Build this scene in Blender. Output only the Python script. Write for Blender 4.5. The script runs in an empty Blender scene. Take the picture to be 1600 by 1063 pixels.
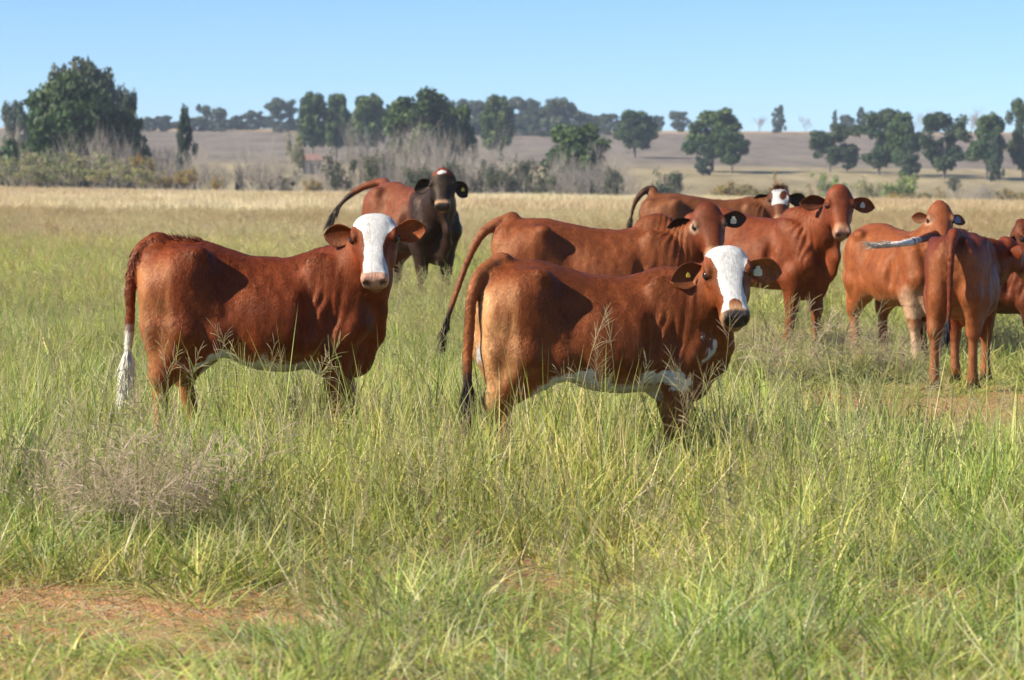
import bpy, bmesh, math, random
import numpy as np
from mathutils import Vector, Matrix

# ------------------------------------------------------------------ camera
scene = bpy.context.scene
COL = scene.collection
R = math.radians
FPX = 4200.0            # focal length in pixels of the 1600 x 1063 photograph
CAM_H = 1.42
HORIZON = 292.0
PITCH = math.atan((531.5 - HORIZON) / FPX)
cam = bpy.data.cameras.new('camera')
cam_ob = bpy.data.objects.new('camera', cam)
COL.objects.link(cam_ob)
cam.sensor_width = 36.0
cam.lens = FPX / 1600.0 * 36.0
cam.clip_start = 0.1
cam.clip_end = 9000.0
cam.dof.use_dof = True
cam.dof.focus_distance = 14.6
cam.dof.aperture_fstop = 5.8
cam_ob.location = (0, 0, CAM_H)
cam_ob.rotation_euler = (math.pi / 2 - PITCH, 0, 0)
scene.camera = cam_ob

# ------------------------------------------------------------------ sky and sun
SUN = Vector((-0.80, -0.27, 0.58)).normalized()      # towards the sun
elev = math.asin(SUN.z)
az = math.atan2(SUN.x, SUN.y)
world = bpy.data.worlds.new('World')
scene.world = world
world.use_nodes = True
nt = world.node_tree
bg = nt.nodes['Background']
sky = nt.nodes.new('ShaderNodeTexSky')
sky.sky_type = 'NISHITA'
sky.sun_disc = False
sky.sun_elevation = elev
sky.sun_rotation = az
sky.altitude = 1300
sky.air_density = 0.8
sky.dust_density = 0.2
sky.ozone_density = 8.0
nt.links.new(sky.outputs[0], bg.inputs[0])
bg.inputs[1].default_value = 0.085
sun = bpy.data.lights.new('sun', 'SUN')
sun.energy = 5.0
sun.angle = R(0.53)
sun.color = (1.0, 0.93, 0.80)
sun_ob = bpy.data.objects.new('sun', sun)
COL.objects.link(sun_ob)
sun_ob.rotation_euler = SUN.to_track_quat('Z', 'Y').to_euler()
scene.view_settings.view_transform = 'Standard'
scene.view_settings.look = 'None'
scene.view_settings.exposure = 1.0
scene.view_settings.gamma = 1.0
scene.view_settings.use_curve_mapping = False
scene.cycles.max_bounces = 5
scene.cycles.diffuse_bounces = 2
scene.cycles.glossy_bounces = 2
scene.cycles.transmission_bounces = 3
scene.cycles.transparent_max_bounces = 8

rng = random.Random(11)
nrng = np.random.default_rng(5)

# ------------------------------------------------------------------ helpers
def cam_ray(px, py):
    """World direction (per metre of world Y) of a pixel of the 1600 x 1063 frame."""
    x = (px - 800.0) / FPX
    y = (531.5 - py) / FPX
    c, s = math.cos(PITCH), math.sin(PITCH)
    d = Vector((x, c + y * s, -s + y * c))
    return d / d.y

def at(px, py, Y):
    return Vector((0, 0, CAM_H)) + cam_ray(px, py) * Y

def on_ground(px, py):
    d = cam_ray(px, py)
    return Vector((0, 0, CAM_H)) + d * (CAM_H / -d.z)

def sstep(a, b, x):
    t = np.clip((x - a) / (b - a), 0, 1)
    return t * t * (3 - 2 * t)

_perm = np.random.default_rng(77).random(65536).astype(np.float32)
def vnoise(p, scale=1.0):
    """Value noise 0..1 at points (n,3) or (n,2)."""
    q = np.asarray(p, np.float64) * scale
    if q.shape[1] == 2:
        q = np.concatenate([q, np.zeros((len(q), 1))], 1)
    i = np.floor(q).astype(np.int64)
    f = q - i
    f = f * f * (3 - 2 * f)
    out = np.zeros(len(q))
    for dx in (0, 1):
        for dy in (0, 1):
            for dz in (0, 1):
                h = ((i[:, 0] + dx) * 73856093 ^ (i[:, 1] + dy) * 19349663 ^ (i[:, 2] + dz) * 83492791) & 65535
                w = (f[:, 0] if dx else 1 - f[:, 0]) * (f[:, 1] if dy else 1 - f[:, 1]) * (f[:, 2] if dz else 1 - f[:, 2])
                out += w * _perm[h]
    return out

def fbm(p, scale, octs=3):
    r = 0; a = 1; t = 0
    for o in range(octs):
        r = r + a * vnoise(np.asarray(p) + 13.7 * o, scale * 2 ** o)
        t += a; a *= 0.5
    return r / t

def mesh_np(name, V, Fq, smooth=True, colors=None, floats=None, mats=()):
    """Mesh from arrays; Fq an (n,3) or (n,4) int array or a list of such arrays."""
    fl = Fq if isinstance(Fq, (list, tuple)) else [Fq]
    fl = [np.asarray(f, np.int32) for f in fl if len(f)]
    m = bpy.data.meshes.new(name)
    V = np.asarray(V, np.float32)
    m.vertices.add(len(V))
    m.vertices.foreach_set('co', V.ravel())
    nl = sum(f.size for f in fl)
    npol = sum(len(f) for f in fl)
    m.loops.add(nl)
    m.polygons.add(npol)
    m.loops.foreach_set('vertex_index', np.concatenate([f.ravel() for f in fl]))
    tot = np.concatenate([np.full(len(f), f.shape[1], np.int32) for f in fl])
    st = np.concatenate([[0], np.cumsum(tot)[:-1]]).astype(np.int32)
    m.polygons.foreach_set('loop_start', st)
    m.polygons.foreach_set('loop_total', tot)
    if smooth:
        m.polygons.foreach_set('use_smooth', np.ones(npol, bool))
    if colors is not None:
        a = m.attributes.new('Col', 'FLOAT_COLOR', 'POINT')
        c = np.ones((len(V), 4), np.float32); c[:, :3] = colors
        a.data.foreach_set('color', c.ravel())
    for k, v in (floats or {}).items():
        a = m.attributes.new(k, 'FLOAT', 'POINT')
        a.data.foreach_set('value', np.asarray(v, np.float32))
    for mt in mats:
        m.materials.append(mt)
    m.update(calc_edges=True)
    m.validate()
    return m

def link(name, data, parent=None, loc=None, rotz=None, **props):
    o = bpy.data.objects.new(name, data)
    COL.objects.link(o)
    if parent is not None:
        o.parent = parent
    if loc is not None:
        o.location = loc
    if rotz is not None:
        o.rotation_euler = (0, 0, rotz)
    for k, v in props.items():
        o[k] = v
    return o

class N:
    """Tiny node-tree helper."""
    def __init__(self, name):
        self.m = bpy.data.materials.new(name)
        self.m.use_nodes = True
        self.t = self.m.node_tree
        self.b = self.t.nodes['Principled BSDF']
        self.out = self.t.nodes['Material Output']
    def n(self, typ, **kw):
        x = self.t.nodes.new(typ)
        for k, v in kw.items():
            if k.startswith('i_'):
                x.inputs[k[2:].replace('_', ' ')].default_value = v
            else:
                setattr(x, k, v)
        return x
    def l(self, a, b):
        self.t.links.new(a, b)
    def math(self, op, a, b=None, c=None, clamp=False):
        x = self.t.nodes.new('ShaderNodeMath'); x.operation = op; x.use_clamp = clamp
        for i, v in enumerate((a, b, c)):
            if v is None: continue
            if isinstance(v, (int, float)): x.inputs[i].default_value = v
            else: self.l(v, x.inputs[i])
        return x.outputs[0]
    def mix(self, fac, a, b, blend='MIX'):
        x = self.t.nodes.new('ShaderNodeMix'); x.data_type = 'RGBA'; x.blend_type = blend
        for s, v in ((x.inputs[0], fac), (x.inputs[6], a), (x.inputs[7], b)):
            if isinstance(v, (int, float)): s.default_value = v
            elif isinstance(v, tuple): s.default_value = (*v, 1) if len(v) == 3 else v
            else: self.l(v, s)
        return x.outputs[2]
    def ramp(self, fac, stops):
        x = self.t.nodes.new('ShaderNodeValToRGB')
        e = x.color_ramp.elements
        while len(e) < len(stops): e.new(0.5)
        for i, (p, c) in enumerate(stops):
            e[i].position = p; e[i].color = (*c, 1) if len(c) == 3 else c
        self.l(fac, x.inputs[0])
        return x.outputs[0]
    def noise(self, scale, detail=3, rough=0.55, vec=None, dist=0.0):
        x = self.n('ShaderNodeTexNoise')
        x.inputs['Scale'].default_value = scale
        x.inputs['Detail'].default_value = detail
        x.inputs['Roughness'].default_value = rough
        x.inputs['Distortion'].default_value = dist
        if vec is not None: self.l(vec, x.inputs['Vector'])
        return x.outputs[0]
    def smooth(self, v, a, b):
        x = self.n('ShaderNodeMapRange'); x.interpolation_type = 'SMOOTHSTEP'
        self.l(v, x.inputs[0])
        x.inputs[1].default_value = a; x.inputs[2].default_value = b
        return x.outputs[0]
    def bump(self, h, strength, dist):
        x = self.n('ShaderNodeBump')
        x.inputs['Strength'].default_value = strength
        x.inputs['Distance'].default_value = dist
        self.l(h, x.inputs['Height'])
        self.l(x.outputs[0], self.b.inputs['Normal'])
# ------------------------------------------------------------------ terrain
_pd = np.array([-60, 0, 60, 300, 330, 372, 430, 560, 800, 1000, 1150, 1400, 2200, 4200.0])
_pz = np.array([0, 0, 0, 0.25, -1.2, -3.6, -1.5, 4.2, 12.9, 20.6, 25.3, 25.0, 0.0, -60.0])
def terrain(x, y):
    x = np.asarray(x, float); y = np.asarray(y, float)
    z = np.interp(y, np.linspace(-60, 4200, 4261), pchip(_pd, _pz, np.linspace(-60, 4200, 4261)))
    k = sstep(60, 300, y) * (1 - 0.6 * sstep(400, 900, y))
    z = z - 0.0143 * np.clip(x, -160, 160) * k
    p = np.stack([x, y], 1) if x.ndim else np.array([[x, y]])
    bump = 0.05 * (fbm(p, 0.9, 2) - 0.5) * sstep(3, 6, y) * (1 - sstep(40, 80, y)) + 0.5 * (fbm(p, 0.03, 3) - 0.5) * sstep(45, 120, y)
    return z + (bump if x.ndim else bump[0])
def pchip(x, y, xq):
    x = np.asarray(x, float); y = np.asarray(y, float)
    h = np.diff(x); dl = np.diff(y) / h
    m = np.zeros(len(x))
    for i in range(1, len(x) - 1):
        if dl[i - 1] * dl[i] > 0:
            m[i] = 2 * dl[i - 1] * dl[i] / (dl[i - 1] + dl[i])
    m[0] = dl[0]; m[-1] = dl[-1]
    k = np.clip(np.searchsorted(x, xq) - 1, 0, len(x) - 2)
    t = (xq - x[k]) / h[k]
    return ((1 + 2 * t) * (1 - t) ** 2 * y[k] + t * (1 - t) ** 2 * h[k] * m[k]
            + t * t * (3 - 2 * t) * y[k + 1] + t * t * (t - 1) * h[k] * m[k + 1])
def tz(x, y):
    return float(terrain(np.array([x], float), np.array([y], float))[0])

def ground_material():
    k = N('pasture_soil')
    g = k.n('ShaderNodeNewGeometry')
    sep = k.n('ShaderNodeSeparateXYZ')
    k.l(g.outputs['Position'], sep.inputs[0])
    pos = g.outputs['Position']
    n1 = k.noise(3.0, 5, 0.65, pos); n2 = k.noise(22, 4, 0.7, pos); n3 = k.noise(0.05, 4, 0.6, pos)
    soil = k.mix(n1, (0.33, 0.155, 0.065), (0.50, 0.27, 0.125))
    soil = k.mix(k.smooth(n2, 0.48, 0.66), soil, (0.40, 0.31, 0.19))
    straw = k.mix(n3, (0.50, 0.40, 0.24), (0.62, 0.53, 0.34))
    fine = k.noise(1.2, 4, 0.7, pos)
    straw = k.mix(k.smooth(fine, 0.42, 0.72), straw, (0.42, 0.31, 0.20))
    mpz = k.n('ShaderNodeMapping'); k.l(pos, mpz.inputs['Vector']); mpz.inputs['Scale'].default_value = (0.004, 0.02, 0.0)
    bands = k.noise(1.0, 4, 0.6, mpz.outputs[0])
    y = k.math('ADD', sep.outputs['Y'], k.math('MULTIPLY', k.math('SUBTRACT', bands, 0.5), 160))
    far = k.ramp(k.math('DIVIDE', y, 1300.0), [(0.30, (0.235, 0.19, 0.11)), (0.46, (0.30, 0.24, 0.135)), (0.50, (0.185, 0.15, 0.115)), (0.72, (0.175, 0.14, 0.11)), (0.80, (0.21, 0.16, 0.115)), (0.84, (0.38, 0.27, 0.15)), (1.0, (0.38, 0.28, 0.16))])
    mps = k.n('ShaderNodeMapping'); k.l(pos, mps.inputs['Vector']); mps.inputs['Scale'].default_value = (0.25, 0.05, 0.0)
    tex = k.noise(0.35, 6, 0.75, mps.outputs[0])
    far = k.mix(1.0, far, k.ramp(tex, [(0.32, (0.6, 0.6, 0.58)), (0.68, (1.3, 1.3, 1.3))]), 'MULTIPLY')
    a = k.mix(k.smooth(sep.outputs['Y'], 26, 60), soil, straw)
    b = k.mix(k.smooth(sep.outputs['Y'], 300, 345), a, far)
    k.l(b, k.b.inputs['Base Color'])
    k.b.inputs['Roughness'].default_value = 0.95
    k.b.inputs['Specular IOR Level'].default_value = 0.1
    k.bump(k.math('ADD', n2, k.math('MULTIPLY', n1, 2.0)), 0.9, 0.05)
    return k.m

ys = np.concatenate([np.arange(-40, 4, 2.0), np.arange(4, 30, 0.3), np.arange(30, 110, 1.6), np.arange(110, 420, 5), np.arange(420, 1400, 22), np.arange(1400, 4201, 200)])
us = np.linspace(-1, 1, 141)
gx = np.sign(us) * (0.25 * np.abs(us) + 0.75 * np.abs(us) ** 3)
YY, UU = np.meshgrid(ys, gx, indexing='ij')
XX = UU * np.maximum(45, 30 + 0.75 * YY)
gv = np.stack([XX.ravel(), YY.ravel(), terrain(XX.ravel(), YY.ravel())], 1)
nr, nc = YY.shape
ii = (np.arange(nr - 1)[:, None] * nc + np.arange(nc - 1)[None, :]).ravel()
gq = np.stack([ii, ii + 1, ii + nc + 1, ii + nc], 1)
link('ground', mesh_np('ground', gv, gq, True, None, None, [ground_material()]), kind='structure')

# ------------------------------------------------------------------ trees and shrubs
def leaf_material(name, sat=1.0, transl=0.25):
    k = N(name)
    col = k.n('ShaderNodeAttribute', attribute_name='Col').outputs['Color']
    oi = k.n('ShaderNodeObjectInfo')
    tint = k.ramp(oi.outputs['Random'], [(0.0, (0.8, 0.85, 0.8)), (0.5, (1, 1, 1)), (1.0, (1.2, 1.12, 0.95))])
    c = k.mix(1.0, col, tint, 'MULTIPLY')
    k.l(c, k.b.inputs['Base Color'])
    k.b.inputs['Roughness'].default_value = 0.55
    k.b.inputs['Specular IOR Level'].default_value = 0.25
    tr = k.n('ShaderNodeBsdfTranslucent'); k.l(c, tr.inputs[0])
    mx = k.n('ShaderNodeMixShader'); mx.inputs[0].default_value = transl
    k.l(k.b.outputs[0], mx.inputs[1]); k.l(tr.outputs[0], mx.inputs[2])
    k.l(mx.outputs[0], k.out.inputs[0])
    return k.m
def bark_material():
    k = N('bark')
    tc = k.n('ShaderNodeTexCoord')
    v = k.noise(18, 4, 0.7, tc.outputs['Object'])
    k.l(k.ramp(v, [(0.3, (0.07, 0.055, 0.045)), (0.7, (0.20, 0.165, 0.14))]), k.b.inputs['Base Color'])
    k.b.inputs['Roughness'].default_value = 0.9
    k.bump(v, 0.6, 0.02)
    return k.m
LEAF = leaf_material('leaves'); BARK = bark_material()
def twig_material(name, c0, c1):
    k = N(name)
    g = k.n('ShaderNodeNewGeometry')
    v = k.noise(2.5, 3, 0.6, g.outputs['Position'])
    k.l(k.ramp(v, [(0.3, c0), (0.7, c1)]), k.b.inputs['Base Color'])
    k.b.inputs['Roughness'].default_value = 0.9
    k.b.inputs['Specular IOR Level'].default_value = 0.15
    return k.m
TWIG = twig_material('grey_twigs', (0.25, 0.215, 0.18), (0.44, 0.385, 0.32))

def leaf_cloud(centres, radii, n, size, cols, r, drop=0.0, aspect=1.6):
    """Small randomly turned leaf quads in ellipsoidal clumps."""
    c = np.asarray(centres); ra = np.asarray(radii)
    vol = ra.prod(1); k = r.choice(len(c), n, p=vol / vol.sum())
    d = r.normal(size=(n, 3)); d /= np.linalg.norm(d, axis=1, keepdims=True)
    rad = r.random(n) ** 0.45
    P = c[k] + d * ra[k] * rad[:, None]
    if drop: P[:, 2] -= drop * r.random(n) ** 2
    u = r.normal(size=(n, 3)); u[:, 2] = u[:, 2] * (0.6 if not drop else 2.0); u /= np.linalg.norm(u, axis=1, keepdims=True)
    w = np.cross(u, d + 0.6 * r.normal(size=(n, 3))); w /= np.maximum(np.linalg.norm(w, axis=1, keepdims=True), 1e-6)
    s = size * (0.6 + 0.8 * r.random(n))[:, None]
    a, b = u * s * aspect * 0.5, w * s * 0.5
    V = np.stack([P - a, P + b * 0.9, P + a, P - b * 0.9], 1).reshape(-1, 3)
    Q = np.arange(4 * n).reshape(n, 4)
    cols = np.asarray(cols)
    cc = cols[r.integers(0, len(cols), len(c))][k] * (0.9 + 0.8 * r.random((n, 1)))
    return V, Q, np.repeat(cc, 4, 0)

def sticks(segs, sides=3):
    """segs: (a, b, ra, rb) -> tapered prisms."""
    A = np.array([s[0] for s in segs]); B = np.array([s[1] for s in segs])
    ra = np.array([s[2] for s in segs]); rb = np.array([s[3] for s in segs])
    d = B - A; d /= np.maximum(np.linalg.norm(d, axis=1, keepdims=True), 1e-9)
    h = np.where(np.abs(d[:, 2:3]) > 0.9, np.array([[1.0, 0, 0]]), np.array([[0, 0, 1.0]]))
    u = np.cross(d, h); u /= np.linalg.norm(u, axis=1, keepdims=True); w = np.cross(d, u)
    V, n = [], len(segs)
    for P, r_ in ((A, ra), (B, rb)):
        for q in range(sides):
            an = 2 * math.pi * q / sides
            V.append(P + (u * math.cos(an) + w * math.sin(an)) * r_[:, None])
    V = np.stack(V, 1).reshape(-1, 3)
    b = (np.arange(n) * 2 * sides)[:, None]
    Q = np.concatenate([b + np.array([[q, (q + 1) % sides, sides + (q + 1) % sides, sides + q]]) for q in range(sides)])
    return V, Q

def branchy(r, stems, levels, spread, up, thick, kids=3, shrink=0.62, L0=0.42, base=0.08, curve=0.25):
    """Recursive bare branching, unit height."""
    segs = []; tips = []
    def grow(p, d, L, th, lv):
        q = p
        for s in range(2):
            d = d + r.normal(size=3) * curve * 0.5 + np.array([0, 0, up * 0.15]); d /= np.linalg.norm(d)
            q2 = q + d * L / 2
            segs.append((q, q2, th * (1 - 0.25 * s), th * (0.75 - 0.2 * s)))
            q = q2
        if lv == 0:
            tips.append(q); return
        for _ in range(kids):
            nd = d + r.normal(size=3) * spread + np.array([0, 0, up * 0.3]); nd /= np.linalg.norm(nd)
            grow(q - d * L * r.random() * 0.45, nd, L * shrink * (0.7 + 0.6 * r.random()), th * 0.55, lv - 1)
    for i in range(stems):
        a = 2 * math.pi * i / stems + r.random()
        o = np.array([math.cos(a), math.sin(a), 0]) * base * r.random()
        d = np.array([math.cos(a) * spread * 0.9, math.sin(a) * spread * 0.9, 1.0]); d /= np.linalg.norm(d)
        grow(o, d, L0 * (0.75 + 0.5 * r.random()), thick, levels)
    return segs, tips

def unit(V):
    """Scale to unit height and unit diameter, foot at z = 0."""
    V = V.copy(); V[:, 2] /= np.percentile(V[:, 2], 99.8); m = np.percentile(np.hypot(V[:, 0], V[:, 1]), 98)
    V[:, :2] /= 2 * m
    return V, m

KINDS = {}
def kind(name, makers):
    KINDS[name] = makers
def tree_variant(name, seed):
    r = np.random.default_rng(seed)
    if name == 'pine':          # dense rounded crown on a short trunk
        cen, rad = [], []
        for i in range(70):
            a, z = r.random() * 6.283, 0.26 + 0.66 * r.random() ** 0.9
            env = math.sqrt(max(0.02, 1 - ((z - 0.54) / 0.46) ** 2))
            q = 0.40 * env * (0.30 + 0.70 * r.random())
            cen.append((q * math.cos(a), q * math.sin(a), z)); rad.append((0.10 + 0.05 * r.random(),) * 2 + (0.08 + 0.03 * r.random(),))
        crown = leaf_cloud(cen, rad, 14000, 0.036, [(0.045, 0.078, 0.026), (0.062, 0.098, 0.03), (0.036, 0.064, 0.024), (0.075, 0.105, 0.034)], r)
        segs = [((0, 0, 0), (0.01, 0, 0.30), 0.032, 0.026), ((0.01, 0, 0.30), (0.0, 0.01, 0.75), 0.026, 0.008)]
        for i in range(9):
            c = np.array(cen[i]); segs.append(((0, 0, max(0.2, c[2] - 0.22)), c, 0.014, 0.005))
    elif name == 'openpine':    # wispier crown, lower limbs showing
        cen, rad = [], []
        for i in range(46):
            a, z = r.random() * 6.283, 0.18 + 0.74 * r.random()
            env = 0.5 * math.sqrt(max(0.03, 1 - ((z - 0.62) / 0.42) ** 2))
            q = env * (0.3 + 0.6 * r.random())
            cen.append((q * math.cos(a), q * math.sin(a), z)); rad.append((0.13, 0.13, 0.075 + 0.03 * r.random()))
        crown = leaf_cloud(cen, rad, 9000, 0.034, [(0.032, 0.055, 0.026), (0.045, 0.07, 0.03), (0.06, 0.08, 0.035)], r)
        segs = [((0, 0, 0), (0.015, 0, 0.5), 0.026, 0.018), ((0.015, 0, 0.5), (0, 0, 0.9), 0.018, 0.004)]
        for c in cen[:16]:
            segs.append(((0.01, 0, max(0.12, c[2] - 0.1)), np.array(c), 0.010, 0.003))
    elif name == 'gum':         # airy eucalyptus of separate clumps
        cen, rad = [], []
        for i in range(44):
            a, z = r.random() * 6.283, 0.06 + 0.86 * r.random()
            q = 0.42 * r.random() ** 0.6 * (1.1 - 0.7 * abs(z - 0.5))
            s = 0.085 + 0.07 * r.random()
            cen.append((q * math.cos(a), q * math.sin(a), z)); rad.append((s, s, s * 0.9))
        crown = leaf_cloud(cen, rad, 8500, 0.036, [(0.06, 0.08, 0.05), (0.075, 0.09, 0.055), (0.05, 0.065, 0.045)], r)
        segs = [((0, 0, 0), (0.02, 0.01, 0.4), 0.026, 0.02), ((0.02, 0.01, 0.4), (0, 0, 0.85), 0.02, 0.004)]
        for c in cen[:12]:
            segs.append(((0.015, 0.005, max(0.15, c[2] - 0.25)), np.array(c), 0.012, 0.003))
    elif name == 'cypress':     # dense upright cone
        cen, rad = [], []
        for i in range(46):
            z = 0.06 + 0.86 * r.random(); w = 0.36 * min(1, (1.02 - z) * 2.1) * (0.75 + 0.25 * min(1, z * 5))
            a = r.random() * 6.283; q = w * r.random() ** 0.5
            cen.append((q * math.cos(a), q * math.sin(a), z)); rad.append((0.10, 0.10, 0.09))
        crown = leaf_cloud(cen, rad, 6500, 0.032, [(0.032, 0.055, 0.028), (0.045, 0.07, 0.034), (0.055, 0.075, 0.045)], r)
        segs = [((0, 0, 0), (0, 0, 0.6), 0.03, 0.01)]
    elif name == 'pepper':      # big drooping crown
        cen, rad = [], []
        for i in range(60):
            a, z = r.random() * 6.283, 0.28 + 0.62 * r.random()
            env = 0.46 * max(0.03, 1 - (max(0, z - 0.30) / 0.66) ** 2) ** 0.8
            q = env * (0.4 + 0.6 * r.random())
            cen.append((q * math.cos(a), q * math.sin(a), z)); rad.append((0.095, 0.095, 0.085))
        crown = leaf_cloud(cen, rad, 20000, 0.026, [(0.045, 0.078, 0.022), (0.06, 0.09, 0.025), (0.035, 0.06, 0.02), (0.075, 0.10, 0.03)], r, drop=0.22, aspect=2.2)
        segs = [((0, 0, 0), (0.02, 0, 0.35), 0.035, 0.028)]
        for c in cen[:14]:
            segs.append(((0.02, 0, 0.3), np.array(c), 0.016, 0.005))
    elif name == 'bigleaf':     # broad evergreen of many clumps, foliage to the ground
        cen, rad = [], []
        for i in range(110):
            a, z = r.random() * 6.283, 0.06 + 0.86 * r.random()
            env = 0.42 * math.sqrt(max(0.05, 1 - ((z - 0.40) / 0.60) ** 2))
            q = env * (0.45 + 0.55 * r.random())
            s = 0.075 + 0.045 * r.random()
            cen.append((q * math.cos(a), q * math.sin(a), z)); rad.append((s, s, s * 0.85))
        crown = leaf_cloud(cen, rad, 16000, 0.034, [(0.055, 0.09, 0.026), (0.072, 0.108, 0.03), (0.042, 0.07, 0.024)], r)
        segs = [((0, 0, 0), (0.02, 0, 0.35), 0.035, 0.028)]
        for c in cen[:14]:
            segs.append(((0.02, 0, 0.2), np.array(c), 0.014, 0.005))
    elif name in ('scrub', 'greenshrub', 'yellowshrub', 'greyshrub'):
        pal = {'scrub': [(0.06, 0.075, 0.035), (0.08, 0.085, 0.045), (0.10, 0.095, 0.06)], 'greenshrub': [(0.11, 0.17, 0.045), (0.14, 0.20, 0.055), (0.09, 0.13, 0.04)],
               'yellowshrub': [(0.28, 0.20, 0.05), (0.20, 0.18, 0.06), (0.30, 0.17, 0.05), (0.16, 0.15, 0.07)], 'greyshrub': [(0.19, 0.20, 0.085), (0.25, 0.235, 0.10), (0.15, 0.17, 0.07), (0.27, 0.23, 0.12)]}[name]
        segs, tips = branchy(r, 12, 2, 0.42, 0.6, 0.010, kids=3, L0=0.40)
        tips = np.array(tips); k = r.choice(len(tips), 60)
        crown = leaf_cloud(tips[k] * 0.95, np.full((60, 3), 0.09), 2600 if name != 'greyshrub' else 1700, 0.026, pal, r)
    elif name == 'bare':        # leafless grey shrub
        segs, tips = branchy(r, 13, 3, 0.40, 0.75, 0.0075, kids=4, L0=0.36, shrink=0.66)
        crown = None
    elif name == 'baretree':
        segs, tips = branchy(r, 2, 4, 0.42, 0.5, 0.016, kids=4, L0=0.34, shrink=0.68, base=0.02)
        crown = None
    sv, sq = sticks(segs, 3 if name in ('bare', 'baretree') else 5)
    if crown is not None:
        V, Q, C_ = crown
        top = np.percentile(V[:, 2], 99.7); m = np.percentile(np.hypot(V[:, 0], V[:, 1]), 97.5) * 2
        sc = np.array([1 / m, 1 / m, 1 / top])
        cm = mesh_np(name + '_crown', V * sc, Q, False, C_, None, [LEAF])
        tm = mesh_np(name + '_trunk', sv * sc, sq, True, None, None, [BARK if name not in ('greyshrub', 'yellowshrub', 'scrub', 'greenshrub') else TWIG])
    else:
        top = np.percentile(sv[:, 2], 99.7); m = np.percentile(np.hypot(sv[:, 0], sv[:, 1]), 97.5) * 2
        sc = np.array([1 / m, 1 / m, 1 / top])
        cm = None
        tm = mesh_np(name + '_twigs', sv * sc, sq, True, None, None, [TWIG])
    return cm, tm
VAR = {}
def variant(name, i):
    nv = {'pine': 4, 'openpine': 3, 'gum': 4, 'cypress': 2, 'pepper': 1, 'bigleaf': 3, 'scrub': 3, 'greenshrub': 2, 'yellowshrub': 2, 'greyshrub': 3, 'bare': 5, 'baretree': 2}[name]
    key = (name, i % nv)
    if key not in VAR:
        VAR[key] = tree_variant(name, 100 + 17 * (i % nv) + len(name) * 7)
    return VAR[key]
_tc = [0]
WID = {'gum': 1.15, 'pine': 1.12, 'openpine': 1.1, 'bare': 1.15}
ORD = ['first', 'second', 'third', 'fourth', 'fifth', 'sixth', 'seventh', 'eighth', 'ninth', 'tenth', 'eleventh', 'twelfth', 'thirteenth', 'fourteenth', 'fifteenth', 'sixteenth', 'seventeenth', 'eighteenth']
def ordered(rows):
    rows = sorted(rows)
    return [(ORD[i] if i < len(rows) - 1 else 'last',) + tuple(r) for i, r in enumerate(rows)]
def plant(kind_, px, top, wpx, Y, label, group=None, cat='tree', name='tree', sink=0.0):
    """Plant a tree whose place, height and spread are worked out in metres from its bearing and distance."""
    _tc[0] += 1
    wpx = wpx * WID.get(kind_, 1.0)
    x = (px - 800) / FPX * Y
    z0 = tz(x, Y) - sink
    hgt = max(0.8, at(px, top, Y).z - z0)
    w = wpx / FPX * Y
    cm, tm = variant(kind_, _tc[0])
    ob = bpy.data.objects.new(name, None); COL.objects.link(ob)
    ob.location = (x, Y, z0); ob.rotation_euler = (0, 0, rng.uniform(0, 6.28)); ob.scale = (w, w, hgt)
    ob.empty_display_size = 0.2
    ob['label'] = label; ob['category'] = cat
    if group: ob['group'] = group
    if cm is not None:
        link('trunk' if cat == 'tree' else 'stems', tm, ob); link('crown' if cat == 'tree' else 'foliage', cm, ob)
    else:
        link('branches', tm, ob)
    return ob

# left clump
plant('gum', 136, 98, 100, 372, 'tall brownish gum tree rising above the big drooping tree at far left', name='gum_tree')
plant('pepper', 122, 122, 215, 345, 'huge dark green drooping tree at the far left', name='pepper_tree')
plant('gum', 202, 138, 34, 380, 'thin airy gum at the right side of the big left tree', name='gum_tree')
plant('gum', 28, 160, 46, 520, 'small bluish tree at the left edge behind the big drooping tree', name='gum_tree')
plant('cypress', 290, 168, 36, 360, 'solitary dark cone-shaped cypress right of the big left tree', name='cypress_tree')
plant('greyshrub', 463, 205, 34, 420, 'narrow grey-green conifer below the left skyline trees', name='conifer_tree')
# skyline left
for o_, px, top, w in ordered(((230, 194, 40), (268, 194, 40), (290, 192, 36), (332, 188, 40), (388, 188, 40), (440, 190, 44), (222, 188, 30), (236, 183, 24), (258, 181, 26), (278, 190, 30), (306, 184, 30), (320, 164, 24), (345, 169, 22), (360, 186, 26), (376, 180, 26), (398, 173, 28), (418, 182, 30), (460, 186, 30))):
    plant('gum', px, top, w, 1060 + rng.uniform(-40, 60), o_ + ' bluish gum from the left in the skyline row left of the three round pines', 'far skyline gums at left', name='gum_tree')
plant('gum', 441, 154, 44, 1020, 'tallest bluish gum in the left skyline row, beside the round pines', name='gum_tree')
# three round pines
plant('pine', 489, 147, 44, 640, 'dark round pine, leftmost of three in a row above the dark-headed cow', 'round pines in a row', name='pine_tree')
plant('pine', 526, 149, 44, 650, 'dark round pine, middle of three in a row above the dark-headed cow', 'round pines in a row', name='pine_tree')
plant('pine', 574, 150, 54, 630, 'dark round pine, rightmost and broadest of three in a row', 'round pines in a row', name='pine_tree')
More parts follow.
